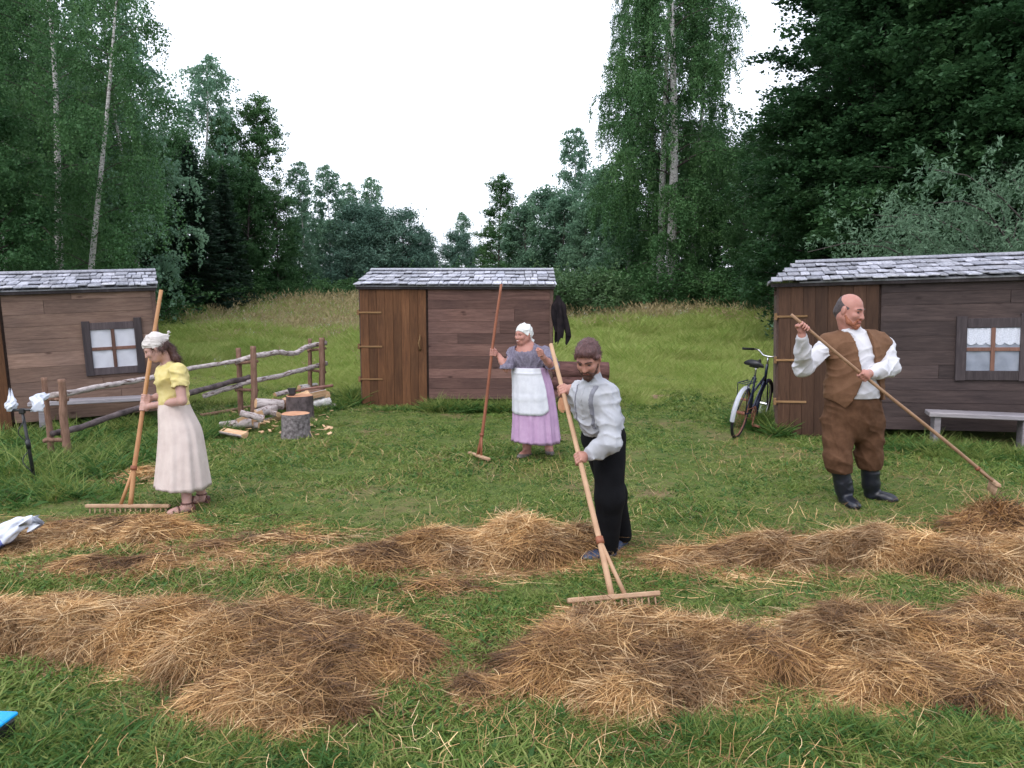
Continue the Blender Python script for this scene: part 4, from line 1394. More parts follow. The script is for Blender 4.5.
# ------------------------------------------------------------------ rakes
def rake(label, bot, top, hdir, hlen, hm, hrad, headm, tdir, fork=(-.06, .06), split=.34, nteeth=13):
    e = empty('hay_rake', bot, 0, label, 'rake')
    bot = np.asarray(bot, float); ax = np.asarray(top, float) - bot
    L = np.linalg.norm(ax); d = ax / L
    hdir = nrm(hdir - d * 0); tdir = nrm(tdir)
    fk = d * split
    b = MB()
    n = 22; t = np.linspace(0, 1, n)[:, None]
    start = hdir * fork[0]
    base = start * (1 - t) ** 3 * 0 + d * L * t
    # the handle itself runs into the first fork foot
    k = np.clip(1 - t * L / split, 0, 1)
    pts = d * L * t + hdir * fork[0] * k
    pts += np.cross(d, hdir) * (.006 * np.sin(t * 7))
    b.tube(pts, np.linspace(hrad * 1.1, hrad * .85, n), 9, var=.5)
    b.build('handle', M[hm], e, True)
    b = MB()
    b.tube([fk * 1.02, fk * .5 + hdir * fork[1] * .5, hdir * fork[1]], [hrad * .7, hrad * .75, hrad * .8], 7)
    b.build('fork_brace', M[hm], e, True)
    b = MB(); b.tube([fk * .94, fk * 1.06], [hrad * 1.45, hrad * 1.45], 9); b.build('binding', M['handle_red'], e, True)
    b = MB()
    z_ = nrm(tdir - hdir * np.dot(tdir, hdir)); y_ = np.cross(z_, hdir)
    R = np.stack([hdir, y_, z_], 1)
    b.box(V(0, 0, 0), (hlen, .042, .030), R, bev=.006)
    b.build('head', M[headm], e)
    b = MB()
    for i in range(nteeth):
        c = hdir * ((i + .5) / nteeth - .5) * hlen * .96
        b.tube([c + z_ * .008, c + z_ * .095], [.0065, .0045], 6)
    b.build('teeth', M[headm], e, True)
    return e


def along(bot, top, px=None, py=None):
    """point on the segment whose projection has that pixel column / row"""
    best = None
    for t in np.linspace(0, 1, 2001):
        p = bot * (1 - t) + top * t
        q = p - V(0, 0, CAMH)
        z = np.dot(q, CF)
        x = 512 + FPX * q[0] / z; y = 384 - FPX * np.dot(q, CU) / z
        e = abs(y - py) if py is not None else abs(x - px)
        if best is None or e < best[0]: best = (e, p)
    return best[1]


RC0, RC1 = at(614, 597, 4.34), at(551, 344, 5.6)              # bearded man's rake
rake('long wooden rake pushed into the hay by the bearded man', RC0, RC1, nrm(at(664, 594, 4.40) - at(568, 602, 4.30)), .56, 'handle_pale', .0175, 'rakehead', V(-.1, -.45, -.9), fork=(-.012, .07), split=.36)
RY0, RY1 = at(128, 506, 6.32), at(161, 290, 6.76)             # young woman's rake
rake('orange wooden rake held upright by the young woman, head across the ground', RY0, RY1, nrm(at(166, 506, 6.32) - at(82, 506, 6.32)), .71, 'handle', .0185, 'rakehead', V(0, -.12, -1), fork=(.02, -.065), split=.32, nteeth=16)
RO0, RO1 = at(479, 456.5, 8.42), at(501, 284, 8.5)            # old woman's rake
RO0[2] = max(RO0[2], .05)
rake('tall reddish rake standing upright in the old woman\'s hand', RO0, RO1, nrm(V(.55, -.85, 0)), .44, 'handle_red', .017, 'rakehead', V(0, 0, -1), fork=(-.03, .05), split=.24, nteeth=10)
RB0, RB1 = at(994, 482, 6.45), at(791, 315, 6.30)             # bald man's rake
rake('thin rake held across the body by the bald man', RB0, RB1, nrm(V(-.42, -.9, .1)), .5, 'handle_dull', .0145, 'rakehead', V(-.2, .1, -1), fork=(-.05, .05), split=.2, nteeth=12)

# ------------------------------------------------------------------ hay
FIELD = []


def hfield(blobs, x, y, lump=True):
    s = np.zeros_like(x)
    for (bx, by, rx, ry, h) in blobs:
        r2 = (((x - bx) / rx) ** 2 + ((y - by) / ry) ** 2) * (.40 + .85 * vnoise(x, y, 5.5, 8) + .45 * vnoise(x, y, 2.4, 18))
        s += (h * np.clip(1 - r2, 0, 1) ** .8) ** 4
    z = s ** .25
    if lump:
        n_ = vnoise(x, y, 3.4, 1) * .5 + vnoise(x, y, 8, 2) * .35 + vnoise(x, y, 17, 4) * .15
        z = np.maximum(z - .03 * smooth(.55, .2, n_), 0) * np.clip(.1 + 1.75 * n_, .2, 1.8)
    return z


def hay(name, label, pix, seed, n_straw, cat='hay row', lens=(.07, .34), wid=.0036, tint=0.0, messy=.5):
    rg = np.random.default_rng(seed)
    blobs = []
    for (px, py, rx, ry, h) in pix:
        g_ = G(px, py); blobs.append((g_[0], g_[1], rx * .92, ry * .9, h * .47))
    FIELD.extend(blobs)
    B = np.array(blobs)
    x0, x1 = (B[:, 0] - B[:, 2]).min() - .25, (B[:, 0] + B[:, 2]).max() + .25
    y0, y1 = (B[:, 1] - B[:, 3]).min() - .2, (B[:, 1] + B[:, 3]).max() + .2
    st = .03
    gx, gy = np.meshgrid(np.arange(x0, x1, st), np.arange(y0, y1, st))
    hz = hfield(blobs, gx, gy)
    z = terrain(gx, gy) + hz * .86 - .025
    keep = hz > min(.022, hz.max() * .45)
    nxx = gx.shape[1]
    i = (np.arange(gx.shape[0] - 1)[:, None] * nxx + np.arange(nxx - 1)).ravel()
    kf = keep.ravel()
    q = np.stack([i, i + 1, i + 1 + nxx, i + nxx], 1)
    q = q[kf[q].any(1)]
    org = V((x0 + x1) / 2, (y0 + y1) / 2, 0)
    o = empty(name, org, 0, label, cat)
    u_, inv = np.unique(q, return_inverse=True)
    vv = np.stack([gx.ravel(), gy.ravel(), z.ravel()], 1)[u_] - org
    link('packed_core', mesh_np('packed_core', vv, [inv.reshape(-1, 4)], True), M['straw_base'], o)
    # straws
    N = n_straw
    cx = rg.uniform(x0, x1, N * 6); cy_ = rg.uniform(y0, y1, N * 6)
    hh = hfield(blobs, cx, cy_)
    hr = hfield(blobs, cx, cy_, False)
    wide_ = [(a_, b_, c_ * 1.3, d_ * 1.4, e_) for a_, b_, c_, d_, e_ in blobs]
    hw = hfield(wide_, cx, cy_, False)
    p = np.where(hr > .01, .35 + hh * 4, 0) + np.where((hr <= .01) & (hw > .004), .17 * (vnoise(cx, cy_, 6, 77) > .42) + .03, 0) + np.where(hw <= .004, .006, 0)
    sel = np.nonzero(rg.random(N * 6) < np.minimum(1, p))[0][:N]
    cx, cy_ = cx[sel], cy_[sel]; N = len(cx)
    cs_ = .11
    jx, jy = cx + (vnoise(cx, cy_, 14, 41) - .5) * .16, cy_ + (vnoise(cx, cy_, 14, 42) - .5) * .16
    ci, cj = np.floor(jx / cs_).astype(int), np.floor(jy / cs_).astype(int)
    fl = _tab[ci % 256, cj % 256] * 2 * PI + rg.normal(size=N) * .55
    fl = np.where(rg.random(N) < .3, rg.random(N) * 2 * PI, fl)
    cellv = _tab[(ci + 91) % 256, (cj + 17) % 256]
    L = rg.uniform(*lens, N) * np.where(rg.random(N) < .12, 1.5, 1)
    S = 5
    t = np.linspace(-.5, .5, S)
    lay = rg.random(N)[:, None] ** 1.6
    fl = np.arctan2(.62 * np.sin(fl), np.cos(fl))                # raked rows lie mostly along the row
    ca, sa = np.cos(fl), np.sin(fl)
    e_ = .08
    slope = (hfield(blobs, cx + e_ * ca, cy_ + e_ * sa) - hfield(blobs, cx - e_ * ca, cy_ - e_ * sa)) / (2 * e_)
    el = np.arctan(np.clip(slope, -.5, .5) * .65) + rg.normal(size=N) * .26 * messy * 2 * np.minimum(1, hh[sel] * 9 + .12)
    bend = rg.normal(size=N) * .85
    off = t[None, :] * L[:, None]
    bx_ = (bend[:, None] * (t[None, :] ** 2 - .08)) * L[:, None]
    px_ = cx[:, None] + (ca * np.cos(el))[:, None] * off - sa[:, None] * bx_
    py_ = cy_[:, None] + (sa * np.cos(el))[:, None] * off + ca[:, None] * bx_
    z = (terrain(cx, cy_) + hh[sel] * .9)[:, None] + .006 + .05 * lay * np.minimum(1, hh[sel][:, None] * 12 + .2) + np.sin(el)[:, None] * off - np.abs(rg.normal(size=N))[:, None] * .5 * t[None, :] ** 2 * L[:, None]
    z = np.maximum(z, terrain(px_, py_) + .008)
    P_ = np.stack([px_, py_, z], -1)                             # N,S,3
    T = np.gradient(P_, axis=1); T /= np.linalg.norm(T, axis=2, keepdims=True) + 1e-9
    roll = rg.uniform(-1.2, 1.2, N)[:, None, None]
    side = np.cross(T, V(0, 0, 1)); side /= np.linalg.norm(side, axis=2, keepdims=True) + 1e-9
    up = np.cross(side, T)
    W_ = side * np.cos(roll) + up * np.sin(roll)
    w_ = (wid * rg.uniform(.6, 1.35, N))[:, None, None] * np.array([.8, 1, 1, .9, .45])[None, :, None]
    a = P_ - W_ * w_ * .5; c = P_ + W_ * w_ * .5
    vv = np.stack([a, c], 2).reshape(-1, 3) - org
    i = (np.arange(N)[:, None] * S * 2 + np.arange(S - 1)[None, :] * 2).ravel()
    f = np.stack([i, i + 1, i + 3, i + 2], 1)
    var = np.clip(.75 * rg.beta(1.2, 1.3, N) + .3 * cellv - .02 + tint + .35 * (vnoise(cx, cy_, 2.5, 9) - .5) - .35 * (1 - lay[:, 0]) * 0, 0, 1)
    s_ = link('straw', mesh_np('straw', vv, [f], False, {'var': np.repeat(var, S * 2)}), M['straw'], o)
    s_['kind'] = 'stuff'
    return o


hay('hay_row', 'long low row of raked brown hay in the left foreground', [(-30, 635, .5, .36, .16), (30, 632, .45, .36, .2), (90, 636, .42, .38, .26), (165, 640, .42, .36, .30), (240, 648, .45, .40, .32), (310, 668, .45, .42, .28), (290, 706, .36, .26, .2), (385, 655, .31, .32, .17), (255, 696, .3, .24, .16)], 1, 76000, wid=.0024)
hay('hay_row', 'broad row of raked brown hay in the right foreground, rake at its left end', [(488, 692, .2, .17, .07), (548, 672, .34, .32, .24), (600, 662, .36, .34, .22), (625, 700, .32, .26, .18), (690, 688, .32, .28, .16), (690, 650, .36, .34, .24), (765, 655, .4, .34, .23), (845, 648, .4, .36, .32), (920, 650, .4, .35, .26), (1000, 650, .42, .36, .30), (1070, 656, .4, .4, .28), (900, 684, .4, .26, .17), (985, 688, .42, .28, .18)], 2, 92000, wid=.0024)
hay('hay_row', 'mounded row of golden hay behind the bearded man, left of his legs', [(325, 562, .3, .2, .05), (375, 560, .4, .26, .12), (430, 556, .42, .32, .2), (480, 553, .42, .34, .28), (530, 551, .42, .34, .32), (572, 548, .28, .28, .22)], 3, 36000, wid=.003, tint=.06)
hay('hay_row', 'flattened row of hay at the young woman\'s rake on the left', [(5, 548, .5, .28, .12), (60, 540, .45, .32, .14), (115, 533, .42, .32, .17), (150, 536, .38, .28, .15), (110, 568, .5, .2, .10), (190, 548, .35, .16, .05), (215, 560, .35, .16, .04)], 4, 32000, wid=.003)
hay('hay_row', 'wide row of golden hay in front of the bald man on the right', [(665, 566, .3, .2, .07), (715, 560, .42, .28, .12), (775, 556, .45, .32, .17), (830, 553, .45, .36, .23), (885, 553, .48, .36, .27), (945, 562, .5, .36, .23), (1010, 566, .5, .4, .28), (1060, 560, .4, .4, .28)], 5, 46000, wid=.003, tint=.06)
hay('hay_clump', 'dark heaped clump of hay stirred up under the bald man\'s rake', [(975, 535, .26, .22, .26), (1005, 533, .32, .24, .32)], 6, 5000, 'hay clump', wid=.0042, tint=-.25, messy=1.1)
hay('hay_clump', 'small flat patch of hay between the left row and the mounded row', [(272, 538, .28, .17, .08), (258, 540, .2, .14, .06), (300, 540, .3, .1, .03)], 7, 2600, 'hay clump', wid=.0042)
hay('hay_clump', 'small hay heap in the grass behind the young woman\'s rake', [(142, 478, .24, .15, .17)], 8, 1500, 'hay clump', wid=.0045, tint=.08)
hay('hay_clump', 'little wisp of hay lying on the lawn before the bearded man\'s feet', [(440, 590, .22, .13, .08)], 9, 700, 'hay clump', wid=.004, tint=-.1)
hay('hay_clump', 'loose hay piled against the head of the bearded man\'s rake', [(600, 628, .22, .16, .15), (645, 625, .2, .14, .12), (570, 636, .2, .16, .12)], 10, 3500, 'hay clump', wid=.0036, tint=.02, messy=1.0)

# loose straws on the mown lawn
rg = np.random.default_rng(77)
N = 13000
Y = rg.uniform(2.6, 9.8, N); X = rg.uniform(-.72, .72, N) * Y
keep = (vnoise(X, Y, 1.1, 12) + .35 * rg.random(N)) > .68
X, Y = X[keep], Y[keep]; N = len(X)
a = rg.random(N) * 2 * PI; L = rg.uniform(.04, .17, N)
t = np.linspace(-.5, .5, 4)
ang = a[:, None] + rg.normal(size=N)[:, None] * .5 * t
px_ = X[:, None] + np.cos(ang) * t * L[:, None]; py_ = Y[:, None] + np.sin(ang) * t * L[:, None]
z = terrain(px_, py_) + .035 + rg.uniform(-.02, .025, N)[:, None] + rg.normal(size=N)[:, None] * .06 * t
P_ = np.stack([px_, py_, z], -1)
side = np.stack([-np.sin(ang), np.cos(ang), 0 * ang], -1) * (.0026 * rg.uniform(.6, 1.3, N))[:, None, None] * .5
vv = np.stack([P_ - side, P_ + side], 2).reshape(-1, 3)
i = (np.arange(N)[:, None] * 8 + np.arange(3)[None, :] * 2).ravel()
tag(link('loose_straw', mesh_np('loose_straw', vv, [np.stack([i, i + 1, i + 3, i + 2], 1)], False, {'var': np.repeat(np.clip(rg.beta(2, 2, N) + .1, 0, 1), 8)}), M['straw']),
    'loose dry straws scattered over the mown grass', 'straw', kind='stuff')

# bare patch on the lawn
g = G(651, 397)
k = 40; a = np.linspace(0, 2 * PI, k, endpoint=False)
rr = .22 * (1 + .25 * np.sin(3 * a + 1) + .12 * np.sin(7 * a))
vv = np.array([[g[0] + 1.5 * r_ * math.cos(b_), g[1] + 1.3 * r_ * math.sin(b_), 0] for r_, b_ in zip(rr, a)] + [[g[0], g[1], 0]])
vv[:, 2] = terrain(vv[:, 0], vv[:, 1]) + .012; vv[-1, 2] += .03
M['earth'] = mat_simple('bare_earth', (.22, .12, .09), (.34, .21, .16), 12, .95, .1, .6)
tag(link('bare_earth', mesh_np('bare_earth', vv, [np.array([[m_, (m_ + 1) % k, k] for m_ in range(k)])], True), M['earth']), kind='structure')

# ------------------------------------------------------------------ grass (tufts spread over points)
TUFTS = {}


def tuft(name, seed, nb, rad, h, wdt, m, bend=.5, seed_head=None, broad=False, up=.9):
    rg = np.random.default_rng(seed)
    vv = []; fq = []; ft = []; var = []; mi = []
    for k in range(nb):
        r_ = rad * math.sqrt(rg.random()); a = rg.random() * 2 * PI
        base = V(r_ * math.cos(a), r_ * math.sin(a), -.01)
        az = rg.random() * 2 * PI
        lean = rg.uniform(.05, bend)
        d = nrm(V(math.cos(az) * lean, math.sin(az) * lean, up))
        hh = h * rg.uniform(.55, 1.15); n = 4
        w0 = wdt * rg.uniform(.7, 1.3)
        sd = nrm(np.cross(d, V(rg.normal(), rg.normal(), .01)))
        p = base.copy(); s0 = len(vv); v_ = rg.random()
        for i in range(n):
            prof = (1, .95, .65, 0)[i] if not broad else (.3, 1, .9, 0)[i]
            if i == n - 1: vv.append(p.copy()); var.append(v_)
            else: vv += [p - sd * w0 * prof / 2, p + sd * w0 * prof / 2]; var += [v_] * 2
            d = nrm(d + V(math.cos(az), math.sin(az), -.5 * lean) * bend * .45)
            p = p + d * hh / (n - 1)
        fq += [[s0, s0 + 1, s0 + 3, s0 + 2], [s0 + 2, s0 + 3, s0 + 5, s0 + 4]]; ft.append([s0 + 4, s0 + 5, s0 + 6]); mi_k = 0
        if seed_head and rg.random() < seed_head[0]:
            c = vv[s0 + 6]; s1 = len(vv); hs = seed_head[1]
            for (dx, dz) in ((-.18, -.2), (.18, -.2), (.0, 1.0)):
                vv.append(c + sd * dx * hs + d * dz * hs + V(0, 0, dz * hs * .3)); var.append(rg.random())
            ft.append([s1, s1 + 1, s1 + 2])
    fq = np.array(fq); ft = np.array(ft)
    me = mesh_np(name, np.array(vv), [fq, ft], False, {'var': np.array(var)})
    me.materials.append(m)
    if seed_head:
        me.materials.append(seed_head[2])
        heads = np.zeros(len(me.polygons), np.int32)
        # triangles that are heads: those whose first vertex is not the blade pattern
        for idx, f in enumerate(ft):
            if f[2] - f[0] == 2 and f[1] - f[0] == 1 and not any((f[0] == q[2]) for q in fq[1::2]):
                heads[len(fq) + idx] = 1
        me.polygons.foreach_set('material_index', heads)
    return bpy.data.objects.new(name, me)


def scatter(name, tufts, P, S, label):
    c = bpy.data.collections.new(name + '_tufts')
    for o in tufts: c.objects.link(o)
    me = bpy.data.meshes.new(name)
    me.vertices.add(len(P)); me.vertices.foreach_set('co', np.asarray(P, np.float32).ravel())
    a = me.attributes.new('size', 'FLOAT', 'POINT'); a.data.foreach_set('value', np.asarray(S, np.float32))
    o = bpy.data.objects.new(name, me); COL.objects.link(o)
    ng = bpy.data.node_groups.new(name + '_spread', 'GeometryNodeTree')
    ng.interface.new_socket('Geometry', in_out='INPUT', socket_type='NodeSocketGeometry')
    ng.interface.new_socket('Geometry', in_out='OUTPUT', socket_type='NodeSocketGeometry')
    N_ = ng.nodes
    gi = N_.new('NodeGroupInput'); go = N_.new('NodeGroupOutput')
    ci = N_.new('GeometryNodeCollectionInfo'); ci.inputs['Collection'].default_value = c
    ci.inputs['Separate Children'].default_value = True; ci.inputs['Reset Children'].default_value = True
    ip = N_.new('GeometryNodeInstanceOnPoints'); ip.inputs['Pick Instance'].default_value = True
    ri = N_.new('FunctionNodeRandomValue'); ri.data_type = 'INT'
    [s for s in ri.inputs if s.name == 'Min' and s.type == 'INT'][0].default_value = 0
    [s for s in ri.inputs if s.name == 'Max' and s.type == 'INT'][0].default_value = len(tufts) - 1
    rr_ = N_.new('FunctionNodeRandomValue'); rr_.data_type = 'FLOAT_VECTOR'
    mn = [s for s in rr_.inputs if s.name == 'Min' and s.type == 'VECTOR'][0]; mxx = [s for s in rr_.inputs if s.name == 'Max' and s.type == 'VECTOR'][0]
    mn.default_value = (-.15, -.15, 0); mxx.default_value = (.15, .15, 6.283)
    na = N_.new('GeometryNodeInputNamedAttribute'); na.data_type = 'FLOAT'; na.inputs[0].default_value = 'size'
    L_ = ng.links.new
    L_(gi.outputs[0], ip.inputs['Points']); L_(ci.outputs[0], ip.inputs['Instance'])
    L_([s for s in ri.outputs if s.type == 'INT'][0], ip.inputs['Instance Index'])
    L_([s for s in rr_.outputs if s.type == 'VECTOR'][0], ip.inputs['Rotation'])
    L_([s for s in na.outputs if s.type == 'VALUE'][0], ip.inputs['Scale'])
    L_(ip.outputs[0], go.inputs[0])
    md = o.modifiers.new('spread', 'NODES'); md.node_group = ng
    tag(o, label, 'grass', kind='stuff')
    return o


def region(n, y0, y1, rg, wmul=.74, pw=1.0):
    u = rg.random(n)
    Y = np.sqrt(y0 ** 2 + u * (y1 ** 2 - y0 ** 2)) if pw == 1 else y0 * (y1 / y0) ** u
    X = rg.uniform(-wmul, wmul, n) * (Y + .6)
    return X, Y


def in_sheds(X, Y):
    bad = np.zeros(len(X), bool)
    for s in (shed_l, shed_m, shed_r):
        inv = np.array(s.Mx.inverted())
        lx = inv[0, 0] * X + inv[0, 1] * Y + inv[0, 3]; ly = inv[1, 0] * X + inv[1, 1] * Y + inv[1, 3]
        bad |= (lx > -.02) & (lx < s.W + .02) & (ly > -.03) & (ly < s.D + .03)
    return bad


rg = np.random.default_rng(5)
# mown lawn
tl_ = [tuft('lawn_tuft', 300 + k, 26, .07, .058, .0052, M['grass'], 1.0) for k in range(6)] + [tuft('clover_tuft', 380 + k, 16, .06, .045, .013, M['weed'], 1.1, None, True) for k in range(2)]
X, Y = region(52000, 2.4, 15.5, rg, pw=0)
hz = hfield(FIELD, X, Y, False)
worn = vnoise(X, Y, .75, 51) * .7 + vnoise(X, Y, 2.6, 52) * .3
ok = (~in_sheds(X, Y)) & ((hz < .045) | (rg.random(len(X)) < .10)) & (rg.random(len(X)) > smooth(.58, .74, worn) * .55)
X, Y, hz = X[ok], Y[ok], hz[ok]
S = (.55 + .9 * vnoise(X, Y, 1.3, 21) ** 1.3) * rg.uniform(.7, 1.3, len(X)) * np.where(Y > 8, 1.25, 1.0) * (1 + .5 * smooth(9, 14, Y))
front = smooth(3.9, 2.8, Y)
S = S * (1 + .9 * front * vnoise(X, Y, 1.6, 22))
scatter('lawn_grass', tl_, np.stack([X, Y, terrain(X, Y)], 1), S, 'short mown green grass of the lawn')
# far meadow
tm = [tuft('meadow_tuft', 320 + k, 40, .20, .38, .010, M['meadow'], .7) for k in range(4)]
X, Y = region(60000, 12.8, 52, rg, pw=0)
ok = ~in_sheds(X, Y) & (rg.random(len(X)) < smooth(12.5, 17, Y) * .9 + .1)
X, Y = X[ok], Y[ok]
S = (.5 + .6 * smooth(14.5, 24, Y)) * (.3 + 1.5 * vnoise(X, Y, .8, 24) ** 1.4) * rg.uniform(.75, 1.3, len(X))
scatter('meadow_grass', tm, np.stack([X, Y, terrain(X, Y)], 1), S, 'taller unmown meadow grass before the woods')
ts = [tuft('seed_tuft', 340 + k, 16, .25, .62, .007, M['meadow'], .45, (.9, .11, M['seed'])) for k in range(3)] + [tuft('flower_tuft', 350, 5, .3, .6, .006, M['meadow'], .4, (.5, .05, M['flower']))]
X, Y = region(24000, 17, 50, rg, pw=0)
ok = (vnoise(X, Y, .16, 31) * .7 + .3 * rg.random(len(X)) + .25 * smooth(22, 36, Y) - .1 > .5) & (rg.random(len(X)) < .15 + .85 * smooth(20, 32, Y))
X, Y = X[ok], Y[ok]
S = rg.uniform(.6, 1.15, len(X)) * (.7 + .4 * smooth(20, 34, Y))
scatter('seeding_grass', ts, np.stack([X, Y, terrain(X, Y)], 1), S, 'straw coloured seed heads and white flowers in the far meadow')
# weeds and tall grass at the foot of fences, sheds and bicycle
tw = [tuft('weed_tuft', 360 + k, 22, .12, .30, .022, M['weed'], .9, None, True) for k in range(3)] + [tuft('tall_tuft', 370 + k, 40, .10, .36, .0075, M['grass'], .7) for k in range(3)]
pts = []


def strip(px0, py0, px1, py1, n, s0, s1, jx=.16, jy=.14):
    a_, b_ = G(px0, py0), G(px1, py1)
    for _ in range(n):
        t = rg.random()
        p = a_ * (1 - t) + b_ * t + V(rg.normal() * jx, rg.normal() * jy, 0)
        pts.append((p[0], p[1], rg.uniform(s0, s1)))


strip(0, 468, 120, 470, 170, .6, 1.15, .3, .35)
strip(0, 492, 70, 495, 70, .45, .9, .25, .2)
strip(20, 440, 60, 450, 50, .6, 1.1, .3, .3)
strip(120, 455, 235, 428, 110, .5, 1.0, .2, .25)
strip(60, 455, 330, 400, 160, .3, .7, .15, .2)
strip(5, 440, 160, 425, 90, .5, 1.0, .2, .15)
strip(428, 411, 552, 411, 150, .6, 1.1, .1, .07)
strip(430, 409, 560, 409, 60, .5, .9, .1, .05)
strip(235, 432, 345, 425, 60, .25, .55, .2, .12)
strip(318, 412, 350, 405, 40, .5, .9, .12, .15)
strip(342, 405, 356, 402, 45, .8, 1.5, .08, .2)
strip(740, 425, 772, 428, 60, .5, 1.1, .08, .15)
strip(755, 420, 778, 438, 50, .6, 1.2, .06, .12)
strip(885, 447, 1024, 458, 120, .4, .85, .2, .12)
strip(920, 455, 1030, 462, 60, .3, .6, .2, .1)
strip(560, 402, 612, 400, 40, .4, .8, .12, .1)
strip(380, 411, 430, 410, 30, .25, .5, .1, .05)
strip(0, 752, 90, 758, 50, .3, .55, .12, .1)
strip(150, 762, 420, 766, 60, .2, .42, .2, .1)
strip(560, 730, 720, 742, 70, .2, .42, .15, .08)
strip(780, 735, 1024, 745, 90, .2, .45, .25, .08)
pts = np.array(pts)
ok = ~in_sheds(pts[:, 0], pts[:, 1]); pts = pts[ok]
scatter('weeds', tw, np.stack([pts[:, 0], pts[:, 1], terrain(pts[:, 0], pts[:, 1])], 1), pts[:, 2], 'leafy weeds and long grass at the fence, shed feet and bicycle')

# ------------------------------------------------------------------ people: bodies and clothes grown from distance fields
class Field:
    def __init__(s, lo, hi, h):
        s.h = h
        s.lo = np.asarray(lo, float) - 3 * h
        n = np.ceil((np.asarray(hi) + 3 * h - s.lo) / h).astype(int) + 1
        s.n = n
        s.D = np.full(n, 1.0, np.float32)
        s.ax = [s.lo[i] + h * np.arange(n[i]) for i in range(3)]

    def win(s, lo, hi, m):
        a = np.clip(np.floor((np.asarray(lo) - m - s.lo) / s.h).astype(int), 0, s.n)
        b = np.clip(np.ceil((np.asarray(hi) + m - s.lo) / s.h).astype(int) + 1, 0, s.n)
        sl = tuple(slice(x, y) for x, y in zip(a, b))
        X, Y, Z = np.meshgrid(*[s.ax[i][sl[i]] for i in range(3)], indexing='ij', sparse=True)
        return sl, X, Y, Z

    def _put(s, sl, d, k, mode):
        D = s.D[sl]
        if mode == 'cut':
            if k > 0:
                hh = np.maximum(k - np.abs(D + d), 0) / k
                s.D[sl] = np.maximum(D, -d) + hh * hh * k * .25
            else: s.D[sl] = np.maximum(D, -d)
            return
        if mode == 'and':
            s.D[sl] = np.maximum(D, d); return
        if k > 0:
            hh = np.maximum(k - np.abs(D - d), 0) / k
            s.D[sl] = np.minimum(D, d) - hh * hh * k * .25
        else: s.D[sl] = np.minimum(D, d)

    def cap(s, a, b, ra, rb=None, k=.03, u=None, sc_=1.0, mode='add'):
        """tapered capsule; u, sc_: squash along unit vector u (sc_<1 flattens)"""
        a = np.asarray(a, float); b = np.asarray(b, float); rb = ra if rb is None else rb
        R = max(ra, rb) * max(1, sc_)
        sl, X, Y, Z = s.win(np.minimum(a, b) - R, np.maximum(a, b) + R, k + 3 * s.h)
        px, py, pz = X - a[0], Y - a[1], Z - a[2]
        ba = b - a
        if u is not None:
            u = nrm(u); g = 1 / sc_ - 1
            q = px * u[0] + py * u[1] + pz * u[2]
            px, py, pz = px + q * (u[0] * g), py + q * (u[1] * g), pz + q * (u[2] * g)
            ba = ba + u * (np.dot(ba, u) * g)
        t = np.clip((px * ba[0] + py * ba[1] + pz * ba[2]) / (np.dot(ba, ba) + 1e-12), 0, 1)
        d = np.sqrt((px - t * ba[0]) ** 2 + (py - t * ba[1]) ** 2 + (pz - t * ba[2]) ** 2) - (ra + t * (rb - ra))
        if u is not None and sc_ < 1: d = d * (sc_ * .5 + .5)
        s._put(sl, d.astype(np.float32), k, mode)

    def ell(s, c, ax, r, k=.02, mode='add'):
        """ellipsoid: centre, 3 unit axes, radii"""
        c = np.asarray(c, float); r = np.asarray(r, float); ax = np.asarray(ax, float)
        e = np.sqrt(((ax * r[:, None]) ** 2).sum(0))
        sl, X, Y, Z = s.win(c - e, c + e, k + 3 * s.h)
        px, py, pz = X - c[0], Y - c[1], Z - c[2]
        q = [(px * ax[i][0] + py * ax[i][1] + pz * ax[i][2]) / r[i] for i in range(3)]
        k0 = np.sqrt(q[0] ** 2 + q[1] ** 2 + q[2] ** 2)
        k1 = np.sqrt((q[0] / r[0]) ** 2 + (q[1] / r[1]) ** 2 + (q[2] / r[2]) ** 2)
        d = k0 * (k0 - 1) / np.maximum(k1, 1e-6)
        s._put(sl, d.astype(np.float32), k, mode)

    def chain(s, pts, rad, k=.03, **kw):
        for i in range(len(pts) - 1): s.cap(pts[i], pts[i + 1], rad[i], rad[i + 1], k, **kw)

    def half(s, p, n, mode='and', k=0):
        """keep the side n points away from (and) / remove the side n points to"""
        n = nrm(n)
        X, Y, Z = np.meshgrid(*s.ax, indexing='ij', sparse=True)
        d = ((X - p[0]) * n[0] + (Y - p[1]) * n[1] + (Z - p[2]) * n[2]).astype(np.float32)
        s.D = np.maximum(s.D, d)

    def wrinkle(s, amp, wl, seed, dirs=None, ridge=True):
        rg = np.random.default_rng(seed)
        near = np.abs(s.D) < amp * 3 + 2.5 * s.h
        idx = np.nonzero(near)
        P = np.stack([s.ax[i][idx[i]] for i in range(3)], 1)
        v = np.zeros(len(P))
        for k in range(5):
            w_ = nrm(np.asarray(dirs[k % len(dirs)]) + rg.normal(size=3) * .3) if dirs is not None else rdir(rg, 1)[0]
            f = 2 * PI / (wl * rg.uniform(.7, 1.7))
            wp = rdir(rg, 2) * f * .22
            ph = P @ w_ * f + rg.random() * 6 + 1.5 * np.sin(P @ wp[0] + rg.random() * 6) + .8 * np.sin(P @ wp[1] * 2.3 + rg.random() * 6)
            msk = .5 + .5 * np.sin(P @ rdir(rg, 1)[0] * f * .3 + rg.random() * 6)
            v += msk * ((1 - np.abs(np.sin(ph * .5))) ** 1.7 - .36)
        s.D[idx] -= (amp * v * 1.25).astype(np.float32)

